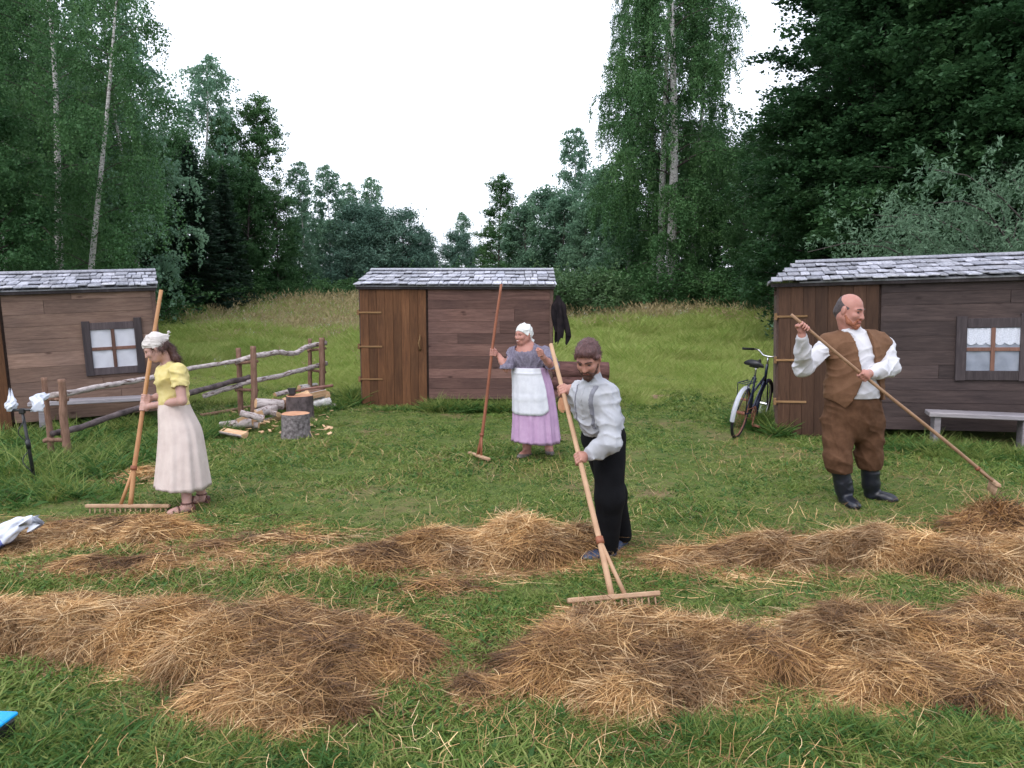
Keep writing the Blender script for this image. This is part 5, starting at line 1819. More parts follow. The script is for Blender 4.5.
    def mesh(s):
        D = s.D; n = s.n
        ins = D < 0
        c = np.zeros(n - 1, np.int8)
        for dx in (0, 1):
            for dy in (0, 1):
                for dz in (0, 1):
                    c += ins[dx:n[0] - 1 + dx, dy:n[1] - 1 + dy, dz:n[2] - 1 + dz]
        act = (c > 0) & (c < 8)
        I = np.stack(np.nonzero(act), 1)
        vid = np.full(n - 1, -1, np.int64); vid[act] = np.arange(len(I))
        acc = np.zeros((len(I), 3)); cnt = np.zeros(len(I))
        for ax_ in range(3):
            for o1 in (0, 1):
                for o2 in (0, 1):
                    a = I.copy(); others = [i for i in range(3) if i != ax_]
                    a[:, others[0]] += o1; a[:, others[1]] += o2
                    b = a.copy(); b[:, ax_] += 1
                    da = D[tuple(a.T)]; db = D[tuple(b.T)]
                    m_ = (da < 0) != (db < 0)
                    t = np.where(m_, da / np.where(m_, da - db, 1), 0)
                    p = a.astype(float); p[:, ax_] += t
                    acc[m_] += p[m_]; cnt[m_] += 1
        P = s.lo + s.h * acc / cnt[:, None]
        faces = []
        for ax_ in range(3):
            o = [i for i in range(3) if i != ax_]
            sl0 = [slice(1, n[i] - 1) for i in range(3)]; sl1 = list(sl0)
            sl0[ax_] = slice(0, n[ax_] - 1); sl1[ax_] = slice(1, n[ax_])
            e0, e1 = ins[tuple(sl0)], ins[tuple(sl1)]
            J = np.stack(np.nonzero(e0 != e1), 1)
            flip = e0[tuple(J.T)]
            base = J.copy()
            for i in o: base[:, i] += 1
            def cell(d0, d1):
                q = base.copy(); q[:, o[0]] -= d0; q[:, o[1]] -= d1
                return vid[tuple(q.T)]
            q = np.stack([cell(1, 1), cell(0, 1), cell(0, 0), cell(1, 0)], 1)
            if ax_ == 1: flip = ~flip
            q[~flip] = q[~flip][:, ::-1]
            faces.append(q)
        return P, np.vstack(faces)

    def build(s, name, m, parent, org, it=2):
        P, F = s.mesh()
        # light smoothing
        for _ in range(it):
            acc = np.zeros_like(P); cn = np.zeros(len(P))
            for a, b in ((0, 1), (1, 2), (2, 3), (3, 0)):
                np.add.at(acc, F[:, a], P[F[:, b]]); np.add.at(acc, F[:, b], P[F[:, a]])
                np.add.at(cn, F[:, a], 1); np.add.at(cn, F[:, b], 1)
            P = P * .5 + acc / cn[:, None] * .5
        return link(name, mesh_np(name, P - org, [F], True), m, parent)


def frame_of(F, up=(0, 0, 1)):
    F = nrm(F); U = nrm(np.asarray(up, float) - F * np.dot(up, F)); L = np.cross(U, F)   # L: the person's left
    return F, U, L


def add_head(fd, c, F, U, L, s=1.0, fat=0.0, ears=True, female=False):
    A = np.stack([L, F, U])
    fd.ell(c + .022 * s * U - .012 * s * F, A, V(.074, .094, .088) * s, .02)
    fd.ell(c - .035 * s * U + .022 * s * F, A, V(.060 + fat * .5, .068, .078) * s, .03)
    fd.cap(c - .088 * s * U + .055 * s * F - .012 * s * L, c - .088 * s * U + .055 * s * F + .012 * s * L, (.022 if female else .026) * s, k=.03)
    for e in (-1, 1):
        fd.cap(c - .05 * s * U - .005 * s * F + .052 * s * e * L, c - .085 * s * U + .045 * s * F + .025 * s * e * L, (.020 + fat) * s, .018 * s, .03)
        fd.ell(c - .028 * s * U + .066 * s * F + .034 * s * e * L, A, V(.024 + fat * .6, .020, .022) * s, .025)      # cheek
        fd.cap(c + .018 * s * U + .079 * s * F + .012 * s * e * L, c + .016 * s * U + .066 * s * F + .045 * s * e * L, .0105 * s, .009 * s, .018)  # brow
    for e in (-1, 1):
        fd.ell(c + .0 * U + .094 * s * F + .031 * s * e * L, A, V(.019, .016, .0115) * s, .014, 'cut')
    fd.cap(c + .006 * s * U + .085 * s * F, c - .034 * s * U + .104 * s * F, .0085 * s, .0125 * s, .012)
    for e in (-1, 1): fd.ell(c - .036 * s * U + .092 * s * F + .011 * s * e * L, A, V(.009, .010, .008) * s, .008)
    fd.ell(c - .062 * s * U + .083 * s * F, A, V(.026, .013, .006) * s, .010)
    fd.ell(c - .072 * s * U + .081 * s * F, A, V(.021, .013, .007) * s, .010)
    if ears:
        for e in (-1, 1):
            fd.ell(c - .008 * s * U - .008 * s * F + (.076 + fat * .3) * s * e * L, np.stack([nrm(L + .35 * e * -F), nrm(F + .35 * e * L), U]), V(.011, .020, .032) * s, .008)


def face_bits(P, org, c, F, U, L, s=1.0, smile=False):
    for e in (-1, 1):
        fd = Field(c - .12, c + .12, .003)
        A = np.stack([L, F, U])
        fd.ell(c - .001 * U + .0765 * s * F + .031 * s * e * L, A, V(.0125, .0095, .0048) * s, 0)
        fd.build('eye', M['eye'], P, org, 1)
    fd = Field(c - .13, c + .13, .003)
    A = np.stack([L, F, U])
    fd.ell(c - .067 * s * U + .090 * s * F, A, V(.024, .009, .0065 if not smile else .010) * s, 0)
    for e in (-1, 1): fd.cap(c - .067 * s * U + .092 * s * F, c - (.066 - (.012 if smile else 0)) * s * U + .078 * s * F + .026 * s * e * L, .005 * s, .003 * s, .006)
    fd.build('lips', M['lip'], P, org, 1)
    if smile:
        fd = Field(c - .13, c + .13, .003)
        fd.ell(c - .063 * s * U + .0945 * s * F, A, V(.018, .006, .0045) * s, 0)
        fd.build('teeth', M['teeth'], P, org, 1)


def add_grip(fd, g, r, n, R, wrist, s=1.0, thumb=1):
    """hand closed round a rod at g; r rod direction, n from rod to palm side"""
    r = nrm(r); n = nrm(n - r * np.dot(n, r)); b = np.cross(r, n)
    fr = .0088 * s
    pc = g + n * (R + .013)
    fd.ell(pc + n * .004, np.stack([r, b, n]), V(.043, .036, .017) * s, .012)
    fd.cap(pc + n * .008, wrist, .024 * s, .026 * s, .02, )
    for i, (off, ln) in enumerate(((-.031, .92), (-.0105, 1.0), (.0105, .97), (.031, .82))):
        pts = []
        for a in np.radians(np.array([-62, -118, -178, -238]) * ln):
            q = R + fr * 1.0
            pts.append(g + r * off * s + (n * math.cos(a) + b * math.sin(a)) * q)
        st = pc + r * off * s * .95 - b * .026 * s
        pts = [st] + pts
        fd.chain(pts, [fr * 1.12, fr * 1.12, fr * 1.05, fr * .98, fr * .85], .004)
    pts = [pc + r * thumb * .036 * s + b * .018 * s]
    for a in np.radians([60, 112, 165]):
        pts.append(g + r * thumb * (.046 - .010 * (a > 1.5)) * s + (n * math.cos(a) + b * math.sin(a)) * (R + fr * 1.1))
    fd.chain(pts, [fr * 1.45, fr * 1.3, fr * 1.15, fr * .95], .006)


def strands(name, src, m, P, n, length, comb, seed, wid=.0022, lift=.25):
    """loose hairs growing from a hair mesh, combed along comb(position)"""
    rg = np.random.default_rng(seed)
    me = src.data; k = len(me.vertices)
    co = np.empty(k * 3); me.vertices.foreach_get('co', co); co = co.reshape(-1, 3)
    no = np.array([v.normal[:] for v in me.vertices])
    idx = rg.integers(0, k, n)
    p = co[idx] - no[idx] * .003; nn = no[idx]
    c = np.asarray(comb, float)[None, :] + rg.normal(size=(n, 3)) * .35
    c = c - nn * (c * nn).sum(1, keepdims=True); c /= np.linalg.norm(c, axis=1, keepdims=True) + 1e-9
    L = length * rg.uniform(.5, 1.2, n)[:, None]
    pts = [p, p + (c + nn * lift) * L * .4, p + (c * 1.0 + nn * lift * .6) * L * .75, p + (c + nn * .05) * L]
    sd = np.cross(c, nn) * wid * .5
    rows = []
    for q, w_ in zip(pts, (1, 1, .7, .2)): rows += [q - sd * w_, q + sd * w_]
    vv = np.stack(rows, 1).reshape(-1, 3)
    i = (np.arange(n)[:, None] * 8 + np.arange(3)[None, :] * 2).ravel()
    return link(name, mesh_np(name, vv, [np.stack([i, i + 1, i + 3, i + 2], 1)], False, {'var': np.repeat(rg.random(n), 8)}), m, P)


def bounds(pts, m=.2):
    p = np.array(pts)
    return p.min(0) - m, p.max(0) + m


def skirt(name, m, P, org, rings, pleats, amp, seed, hem_noise=.01):
    """rings: list of (centre, side vec, fwd vec, rx, ry) top to bottom"""
    rg = np.random.default_rng(seed)
    K = 120; N_ = 40
    n = len(rings); tt = np.linspace(0, n - 1, N_)
    C_ = np.array([r_[0] for r_ in rings]); S_ = np.array([r_[1] for r_ in rings]); F_ = np.array([r_[2] for r_ in rings])
    rx = np.interp(tt, np.arange(n), [r_[3] for r_ in rings]); ry = np.interp(tt, np.arange(n), [r_[4] for r_ in rings])
    def ip(A): return np.stack([np.interp(tt, np.arange(n), A[:, k]) for k in range(3)], 1)
    C_, S_, F_ = ip(C_), ip(S_), ip(F_)
    for _ in range(5):
        C_[1:-1] = C_[1:-1] * .5 + (C_[:-2] + C_[2:]) * .25; rx[1:-1] = rx[1:-1] * .5 + (rx[:-2] + rx[2:]) * .25; ry[1:-1] = ry[1:-1] * .5 + (ry[:-2] + ry[2:]) * .25
    th = np.linspace(0, 2 * PI, K, endpoint=False)[None, :]
    u = np.linspace(0, 1, N_)[:, None]
    ph = rg.random(6) * 6
    fold = np.sin(pleats * th + ph[0] + .8 * np.sin(2 * th + ph[1]) + .7 * u) * .6 + .4 * np.sin((pleats * 1.7 // 1) * th + ph[2] - u) + .3 * np.sin(3 * th + ph[3] + 2.5 * u)
    g = 1 + amp * (.15 + .85 * u ** 1.2) * fold
    vv = C_[:, None, :] + (rx[:, None] * g * np.cos(th))[:, :, None] * S_[:, None, :] + (ry[:, None] * g * np.sin(th))[:, :, None] * F_[:, None, :]
    vv[-1, :, 2] += hem_noise * np.sin(2 * th[0] + ph[4])
    inner = vv[-1] * .985 + C_[-1] * .015 + V(0, 0, .002); inner2 = vv[-8] * .96 + C_[-8] * .04
    A = np.vstack([vv.reshape(-1, 3), inner, inner2])
    rows = N_ + 2
    i = np.arange(rows - 1)[:, None] * K; j = np.arange(K)[None, :]
    q = np.stack([i + j, i + K + j, i + K + (j + 1) % K, i + (j + 1) % K], -1).reshape(-1, 4)
    me = mesh_np(name, A - org, [q, np.array([list(range(K))])], True)
    return link(name, me, m, P), vv


def gz0(p):
    return float(terrain(p[0], p[1]))


# ================================================================== the bearded man with the long rake
def man_bearded():
    rod = nrm(RC1 - RC0)
    org = V(*G(606, 556)); P = empty('person', org, 0, 'bearded man in grey linen shirt and black trousers bending over a long rake', 'person')
    Fb, Ub, Lb = frame_of(V(-.72, -.70, 0))
    pel = at(603, 428, 5.22); che = at(597, 398, 5.10); nb = at(593, 379, 5.03)
    hc = at(588, 355, 4.93)
    Fh, Uh, Lh = frame_of(V(-.36, -.78, -.60))
    sl_, sr_ = nb + V(.115, -.01, -.075), nb + V(-.085, .19, -.055)
    sl_ = at(608, 391, 5.0); sr_ = at(580, 389, 5.22)
    gl = along(RC0, RC1, py=457); gr = along(RC0, RC1, py=389)
    el = at(611, 440, 4.93); er = at(583, 410, 5.42)
    wl = gl + V(.055, .03, .022); wr = gr + V(.062, -.005, .018)
    hipL, hipR = at(609, 436, 5.18), at(598, 436, 5.32)
    kL, kR = at(610, 495, 5.17), at(613, 492, 5.42)
    aL = V(*G(607, 556)); aL[2] += .09; aR = V(*G(620, 545)); aR[2] += .09
    fd = Field(*bounds([pel, nb, hc + V(0, 0, .05), gl, gr, aL, aR, hc, el, er], .16), .005)
    add_head(fd, hc, Fh, Uh, Lh, .98)
    fd.cap(hc - .06 * Uh - .035 * Fh, nb + V(0, .02, -.03), .052, .062, .03)
    fd.cap(che, pel, .11, .10, .05); fd.cap(nb - V(0, 0, .07), che, .06, .10, .05)
    for s_, e_, w_, g_, n_, th in ((sl_, el, wl, gl, V(.6, -.5, .25), 1), (sr_, er, wr, gr, V(.9, -.25, .2), 1)):
        fd.chain([s_, e_, w_], [.05, .042, .028], .02)
        add_grip(fd, g_, rod, n_, .0165, w_, 1.0, th)
    for h_, k_, a_ in ((hipL, kL, aL), (hipR, kR, aR)): fd.chain([h_, k_, a_], [.075, .052, .04], .02)
    fd.build('body', M['skin'], P, org)
    face_bits(P, org, hc, Fh, Uh, Lh, .98)
    # shirt
    fd = Field(*bounds([pel, nb, sl_, sr_, el, er, wl, wr, che], .2), .006)
    belly = (pel + che) / 2 + Fb * .03
    fd.cap(che + Fb * .01, pel + V(0, 0, .02), .140, .132, .05)
    fd.cap(nb - V(0, 0, .075), che, .105, .142, .05)
    fd.cap(sl_ - V(0, 0, .01), sr_ - V(0, 0, .01), .062, .062, .07)
    fd.cap(belly, pel + V(0, 0, .045), .135, .137, .05)
    fd.cap(nb - V(0, 0, .07), nb + .2 * (hc - nb), .082, .066, .02)
    fd.half(pel + V(0, 0, -.03), V(0, 0, -1))
    fd.chain([sl_, sl_ * .45 + el * .55, el, el * .45 + wl * .55, wl + (el - wl) * .08], [.066, .070, .068, .062, .044], .035)
    fd.chain([sr_, er, er * .4 + wr * .6, wr + (er - wr) * .08], [.074, .066, .056, .043], .035)
    fd.wrinkle(.0075, .085, 3, [V(.5, 0, 1), V(.8, .3, .4), el - sl_, V(1, 0, .1)])
    for w_, e_ in ((wl, el), (wr, er)):
        d = nrm(w_ - e_); fd.cap(w_ - d * .05, w_ - d * .012, .041, .039, .004)
    fd.half(hc - .105 * Uh - .01 * Fh, nrm(hc - nb))
    base = fd.D.copy()
    fd.build('shirt', M['linen'], P, org, 1)
    X, Y, Z = np.meshgrid(*fd.ax, indexing='ij', sparse=True)
    axis_t = (Z - pel[2]) / (nb[2] - pel[2])
    lat = (X - (pel[0] + axis_t * (nb[0] - pel[0]))) * Lb[0] + (Y - (pel[1] + axis_t * (nb[1] - pel[1]))) * Lb[1]
    for sd in (-1, 1):
        fd.D = np.maximum(base - .0045, (np.abs(lat - sd * (.075 + .0 * Z)) - .012).astype(np.float32))
        fd.D = np.maximum(fd.D, -(base + .012))
        fd.half(V(0, 0, pel[2] + .04), V(0, 0, -1)); fd.half(nb - V(0, 0, .015), V(0, 0, 1))
        fd.D = np.maximum(fd.D, (np.abs(lat) - .11).astype(np.float32))
        fd.build('brace_strap', M['strap_grey'], P, org, 1)
    fw = (X - che[0]) * Fb[0] + (Y - che[1]) * Fb[1]
    fd.D = np.maximum(base - .003, (np.abs(lat) - .017).astype(np.float32)); fd.D = np.maximum(fd.D, -(base + .01)); fd.D = np.maximum(fd.D, (.03 - fw).astype(np.float32))
    fd.half(V(0, 0, pel[2] + .10), V(0, 0, -1))
    fd.build('button_placket', M['linen'], P, org, 1)
    # button placket and braces
    b = MB()
    pl_ = [at(583, 381, 4.925), at(580, 392, 4.905), at(578, 405, 4.925), at(580, 420, 4.98)]
    fx = Fb
    pts = np.array(pl_)
    b2 = MB()
    # trousers
    fd = Field(*bounds([pel, hipL, hipR, kL, kR, aL, aR], .2), .006)
    fd.cap(pel + V(0, 0, .04), (hipL + hipR) / 2, .130, .140, .04)
    fd.chain([hipL, kL, aL + V(0, 0, .0)], [.115, .098, .085], .05)
    fd.chain([hipR, kR, aR + V(0, 0, .0)], [.115, .095, .082], .05)
    fd.wrinkle(.005, .2, 5, [V(1, 0, .2), V(.5, .5, .6)])
    fd.half(V(0, 0, pel[2] + .052), V(0, 0, 1)); fd.half(V(0, 0, aL[2] - .045), V(0, 0, -1))
    fd.build('trousers', M['black_cloth'], P, org, 1)
    for a_, d in ((aL, nrm(V(-.85, -.45, 0))), (aR, nrm(V(-.45, -.85, 0)))):
        fd = Field(*bounds([a_, a_ + d * .2], .15), .005)
        z0 = a_[2] - .09
        A = np.stack([np.cross(V(0, 0, 1), d), d, V(0, 0, 1)])
        fd.cap(a_ - V(0, 0, .01), a_ - V(0, 0, .05) - d * .02, .05, .052, .02)
        fd.ell(V(a_[0], a_[1], z0 + .035) + d * .075, A, V(.048, .125, .045), .03)
        fd.ell(V(a_[0], a_[1], z0 + .028) + d * .16, A, V(.046, .055, .034), .03)
        fd.half(V(0, 0, z0 + .004), V(0, 0, -1))
        fd.build('shoe', M['shoe_blue'], P, org)
    # hair: cap of short hair, low at the nape
    fd = Field(hc - .2, hc + .2, .004)
    A = np.stack([Lh, Fh, Uh])
    fd.ell(hc + .026 * Uh - .015 * Fh, A, V(.080, .099, .095), 0)
    fd.ell(hc + .075 * Uh + .045 * Fh, A, V(.055, .05, .04), .03)
    fd.cap(hc - .03 * Uh - .06 * Fh, hc - .06 * Uh - .05 * Fh, .06, .05, .03)
    for e in (-1, 1): fd.cap(hc + .02 * Uh + .03 * Fh + e * .07 * Lh, hc - .035 * Uh + .028 * Fh + e * .066 * Lh, .014, .010, .015)
    fd.ell(hc - .004 * Uh + .085 * Fh, A, V(.068, .088, .075), .012, 'cut')
    for e in (-1, 1): fd.ell(hc - .01 * Uh - .008 * Fh + e * .085 * Lh, A, V(.02, .022, .03), .006, 'cut')
    fd.ell(hc - .05 * Uh + .035 * Fh, A, V(.14, .058, .062), .012, 'cut')
    fd.ell(hc - .095 * Uh - .02 * Fh, A, V(.14, .10, .045), .012, 'cut')
    fd.wrinkle(.003, .02, 8, [Lh, Lh + .3 * Uh])
    o = fd.build('hair', M['hair_auburn'], P, org, 1)
    strands('loose_hair', o, M['hair_auburn'], P, 2600, .035, -.75 * Fh + .2 * Lh - .15 * Uh, 61)
    fd = Field(hc - .2, hc + .2, .004)
    for e in (-1, 1):
        fd.chain([hc - .035 * Uh + .02 * Fh + e * .067 * Lh, hc - .075 * Uh + .045 * Fh + e * .05 * Lh, hc - .105 * Uh + .075 * Fh + e * .015 * Lh], [.007, .011, .018], .02)
        fd.chain([hc - .048 * Uh + .092 * Fh, hc - .052 * Uh + .088 * Fh + e * .022 * Lh, hc - .075 * Uh + .076 * Fh + e * .034 * Lh, hc - .10 * Uh + .07 * Fh + e * .02 * Lh], [.006, .006, .008, .016], .012)
    fd.cap(hc - .092 * Uh + .082 * Fh, hc - .128 * Uh + .08 * Fh,   .018, .010, .02)
    fd.wrinkle(.003, .02, 9, [Lh])
    o = fd.build('beard', M['beard_dark'], P, org, 1)
    strands('beard_hair', o, M['beard_dark'], P, 900, .018, -1.0 * Uh + .3 * Fh, 62, .0018)
    fd = Field(hc - .15, hc + .15, .003)
    for e in (-1, 1): fd.chain([hc + .022 * Uh + .0915 * Fh + e * .012 * Lh, hc + .027 * Uh + .086 * Fh + e * .032 * Lh, hc + .02 * Uh + .072 * Fh + e * .05 * Lh], [.005, .006, .004], .004)
    fd.build('eyebrows', M['beard_dark'], P, org, 1)
    return P


# ================================================================== the old woman
def woman_old():
    rod = nrm(RO1 - RO0)
    org = V(*G(536, 453)); P = empty('person', org, 0, 'smiling old woman in white headscarf, grey blouse, white apron and lilac skirt', 'person')
    Fb, Ub, Lb = frame_of(V(-.25, -.97, 0)); Y0 = 8.52
    nb = at(527, 346, Y0 + .02); hc = at(523.5, 333, Y0 - .03); che = at(528, 356, Y0); wa = at(530, 367, Y0); hip = at(533, 385, Y0)
    Fh, Uh, Lh = frame_of(V(-.72, -.68, -.06))
    sr_ = at(513, 351, Y0 + .02); sl_ = at(545, 350, Y0)
    er = at(507, 367, Y0 - .10); el = at(553, 366, Y0 - .13)
    gr = along(RO0, RO1, py=351)
    wr = gr + V(.07, .03, -.045); gl = at(539, 351.5, Y0 - .34); wl = gl + V(.045, .04, -.05)
    hL, hR = at(543, 400, Y0 + .02), at(527, 400, Y0)
    aR = V(*G(527, 456)); aR[2] += .075; aL = V(*G(549, 453)); aL[2] += .075
    kR, kL = V(aR[0], aR[1] + .02, .46), V(aL[0] - .02, aL[1] + .02, .46)
    fd = Field(*bounds([nb, hc, gr, gl, aR, aL, er, el], .2), .005)
    add_head(fd, hc, Fh, Uh, Lh, 1.0, .008, female=True)
    fd.cap(hc - .06 * Uh - .03 * Fh, nb - V(0, 0, .03), .055, .075, .03)
    fd.cap(nb - V(0, 0, .06) + Fb * .01, che, .115, .15, .05, u=Fb, sc_=.75); fd.cap(che, wa, .16, .17, .05, u=Fb, sc_=.8)
    fd.cap(sl_ - V(0, 0, .03), sr_ - V(0, 0, .03), .055, .055, .04)
    for s_, e_, w_ in ((sl_, el, wl), (sr_, er, wr)): fd.chain([s_, e_, e_ * .45 + w_ * .55, w_], [.048, .043, .040, .030], .02)
    add_grip(fd, gr, rod, V(.8, .35, -.35), .0165, wr, 1.0, 1)
    add_grip(fd, gl, V(-.3, -.2, .9), V(.7, .3, -.2), .008, wl, 1.0, 1)
    for h_, k_, a_ in ((hL, kL, aL), (hR, kR, aR)):
        fd.chain([h_, k_, k_ * .6 + a_ * .4, a_], [.09, .062, .066, .048], .02)
    dR, dL = nrm(V(-.55, -.8, 0)), nrm(V(.1, -1, 0))
    for a_, d in ((aR, dR), (aL, dL)):
        A = np.stack([np.cross(V(0, 0, 1), d), d, V(0, 0, 1)])
        fd.ell(V(a_[0], a_[1], a_[2] - .03) + d * .05, A, V(.045, .10, .045), .03)
    fd.build('body', M['skin_red'], P, org)
    face_bits(P, org, hc, Fh, Uh, Lh, 1.0, True)
    for a_, d in ((aR, dR), (aL, dL)):
        fd = Field(*bounds([a_, a_ + d * .2], .15), .005)
        z0 = a_[2] - .075; A = np.stack([np.cross(V(0, 0, 1), d), d, V(0, 0, 1)])
        fd.ell(V(a_[0], a_[1], z0 + .03) + d * .055, A, V(.052, .135, .042), .02)
        fd.ell(V(a_[0], a_[1], z0 + .075) + d * .02, A, V(.035, .09, .035), .01, 'cut')
        fd.half(V(0, 0, z0 + .004), V(0, 0, -1)); fd.half(V(0, 0, z0 + .062), V(0, 0, 1))
        fd.build('shoe', M['shoe_beige'], P, org)
    # blouse: gathered round neck, three-quarter sleeves
    fd = Field(*bounds([nb, sl_, sr_, el, er, wa, che], .26), .006)
    fd.cap(nb - V(0, 0, .085), che, .12, .175, .05, u=Fb, sc_=.8)
    fd.cap(che + Fb * .02, wa + V(0, 0, .035) + Fb * .012, .178, .176, .05, u=Fb, sc_=.84)
    fd.cap(sl_ - V(0, 0, .03), sr_ - V(0, 0, .03), .062, .062, .05)
    for s_, e_, w_ in ((sl_, el, wl), (sr_, er, wr)):
        q = e_ * .72 + w_ * .28
        fd.chain([s_, s_ * .4 + e_ * .6, e_, q], [.068, .075, .074, .060], .028)
    fd.wrinkle(.008, .06, 13, [V(1, 0, 0), V(.9, .3, .1), V(1, -.3, .1)])
    for s_, e_, w_ in ((sl_, el, wl), (sr_, er, wr)):
        q = e_ * .66 + w_ * .34; dd = nrm(w_ - e_)
        fd.cap(q + dd * .05, q + dd * .3, .085, .085, 0, mode='cut')
    # scooped neckline
    fd.ell(nb + Fb * .07 - V(0, 0, .005), np.stack([Lb, Fb, V(0, 0, 1)]), V(.118, .11, .068), .01, 'cut')
    fd.ell(nb - V(0, 0, .0), np.stack([Lb, Fb, V(0, 0, 1)]), V(.100, .09, .05), .01, 'cut')
    fd.half(V(0, 0, wa[2] + .005), V(0, 0, -1))
    fd.build('blouse', M['blouse'], P, org, 1)
    zf = wa[2]
    hem = at(536, 440, Y0)
    rings = [(wa + V(0, 0, .015), Lb, Fb, .188, .165), (wa - V(0, 0, .03), Lb, Fb, .20, .175), (hip, Lb, Fb, .225, .20), (at(535, 412, Y0), Lb, Fb, .245, .215), (hem, Lb, Fb, .268, .24)]
    o, vv = skirt('skirt', M['pink_skirt'], P, org, rings, 13, .07, 4)
    # apron: a front panel of the skirt surface, set proud
    rows = np.arange(0, 30); cols = np.arange(22, 78)
    th = np.linspace(0, 2 * PI, 120, endpoint=False)
    # columns with sin>0 are the front (F); centre it slightly to the person's right as in the picture
    cols = np.arange(11, 58) + 3
    Cc = vv.mean(1, keepdims=True)
    ap = Cc + (vv - Cc) * 1.035 + Fb * .006
    ap = ap[rows][:, cols]
    sm_ = ap.copy()
    for _ in range(3): sm_[:, 1:-1] = sm_[:, 1:-1] * .5 + (sm_[:, :-2] + sm_[:, 2:]) * .25
    ap = sm_
    nr, nc = ap.shape[:2]
    # rounded lower corners, pressed fold lines
    uc = np.linspace(-1, 1, nc); drop = .05 * np.clip(np.abs(uc) - .72, 0, 1) ** 2 / .0784
    ap[:, :, 2] += drop[None, :] * smooth(.6, 1, np.linspace(0, 1, nr))[:, None]
    for k_ in (10, 23): ap[k_] += Fb * .010
    back = ap - Fb * .005
    A_ = np.concatenate([ap.reshape(-1, 3), back.reshape(-1, 3)]); i = (np.arange(nr - 1)[:, None] * nc + np.arange(nc - 1)).ravel()
    q = np.stack([i, i + nc, i + 1 + nc, i + 1], 1); n_ = nr * nc
    edge = []
    per = [(0, c) for c in range(nc)] + [(r_, nc - 1) for r_ in range(1, nr)] + [(nr - 1, c) for c in range(nc - 2, -1, -1)] + [(r_, 0) for r_ in range(nr - 2, 0, -1)]
    ids = [r_ * nc + c for r_, c in per]
    for a_, b_ in zip(ids, ids[1:] + ids[:1]): edge.append([a_, b_, b_ + n_, a_ + n_])
    link('apron', mesh_np('apron', A_ - org, [np.vstack([q, q[:, ::-1] + n_, np.array(edge)])], True), M['apron'], P)
    # headscarf tied at the nape
    fd = Field(hc - .25, hc + .25, .004)
    A = np.stack([Lh, Fh, Uh])
    fd.ell(hc + .026 * Uh - .014 * Fh, A, V(.088, .106, .098), 0)
    fd.cap(hc - .02 * Uh - .06 * Fh, hc - .06 * Uh - .075 * Fh, .062, .03, .03)
    fd.half(hc + .048 * Uh + .085 * Fh, nrm(.82 * Fh - .95 * Uh))
    fd.cap(hc - .055 * Uh - .085 * Fh, hc - .11 * Uh - .105 * Fh + .02 * Lh, .025, .034, .02, u=Lh, sc_=.5)
    fd.cap(hc - .05 * Uh - .085 * Fh, hc - .085 * Uh - .135 * Fh, .02, .028, .015, u=Lh, sc_=.5)
    fd.wrinkle(.005, .045, 22, [nrm(Uh + Fh), Uh])
    fd.build('headscarf', M['scarf_white'], P, org, 1)
    return P


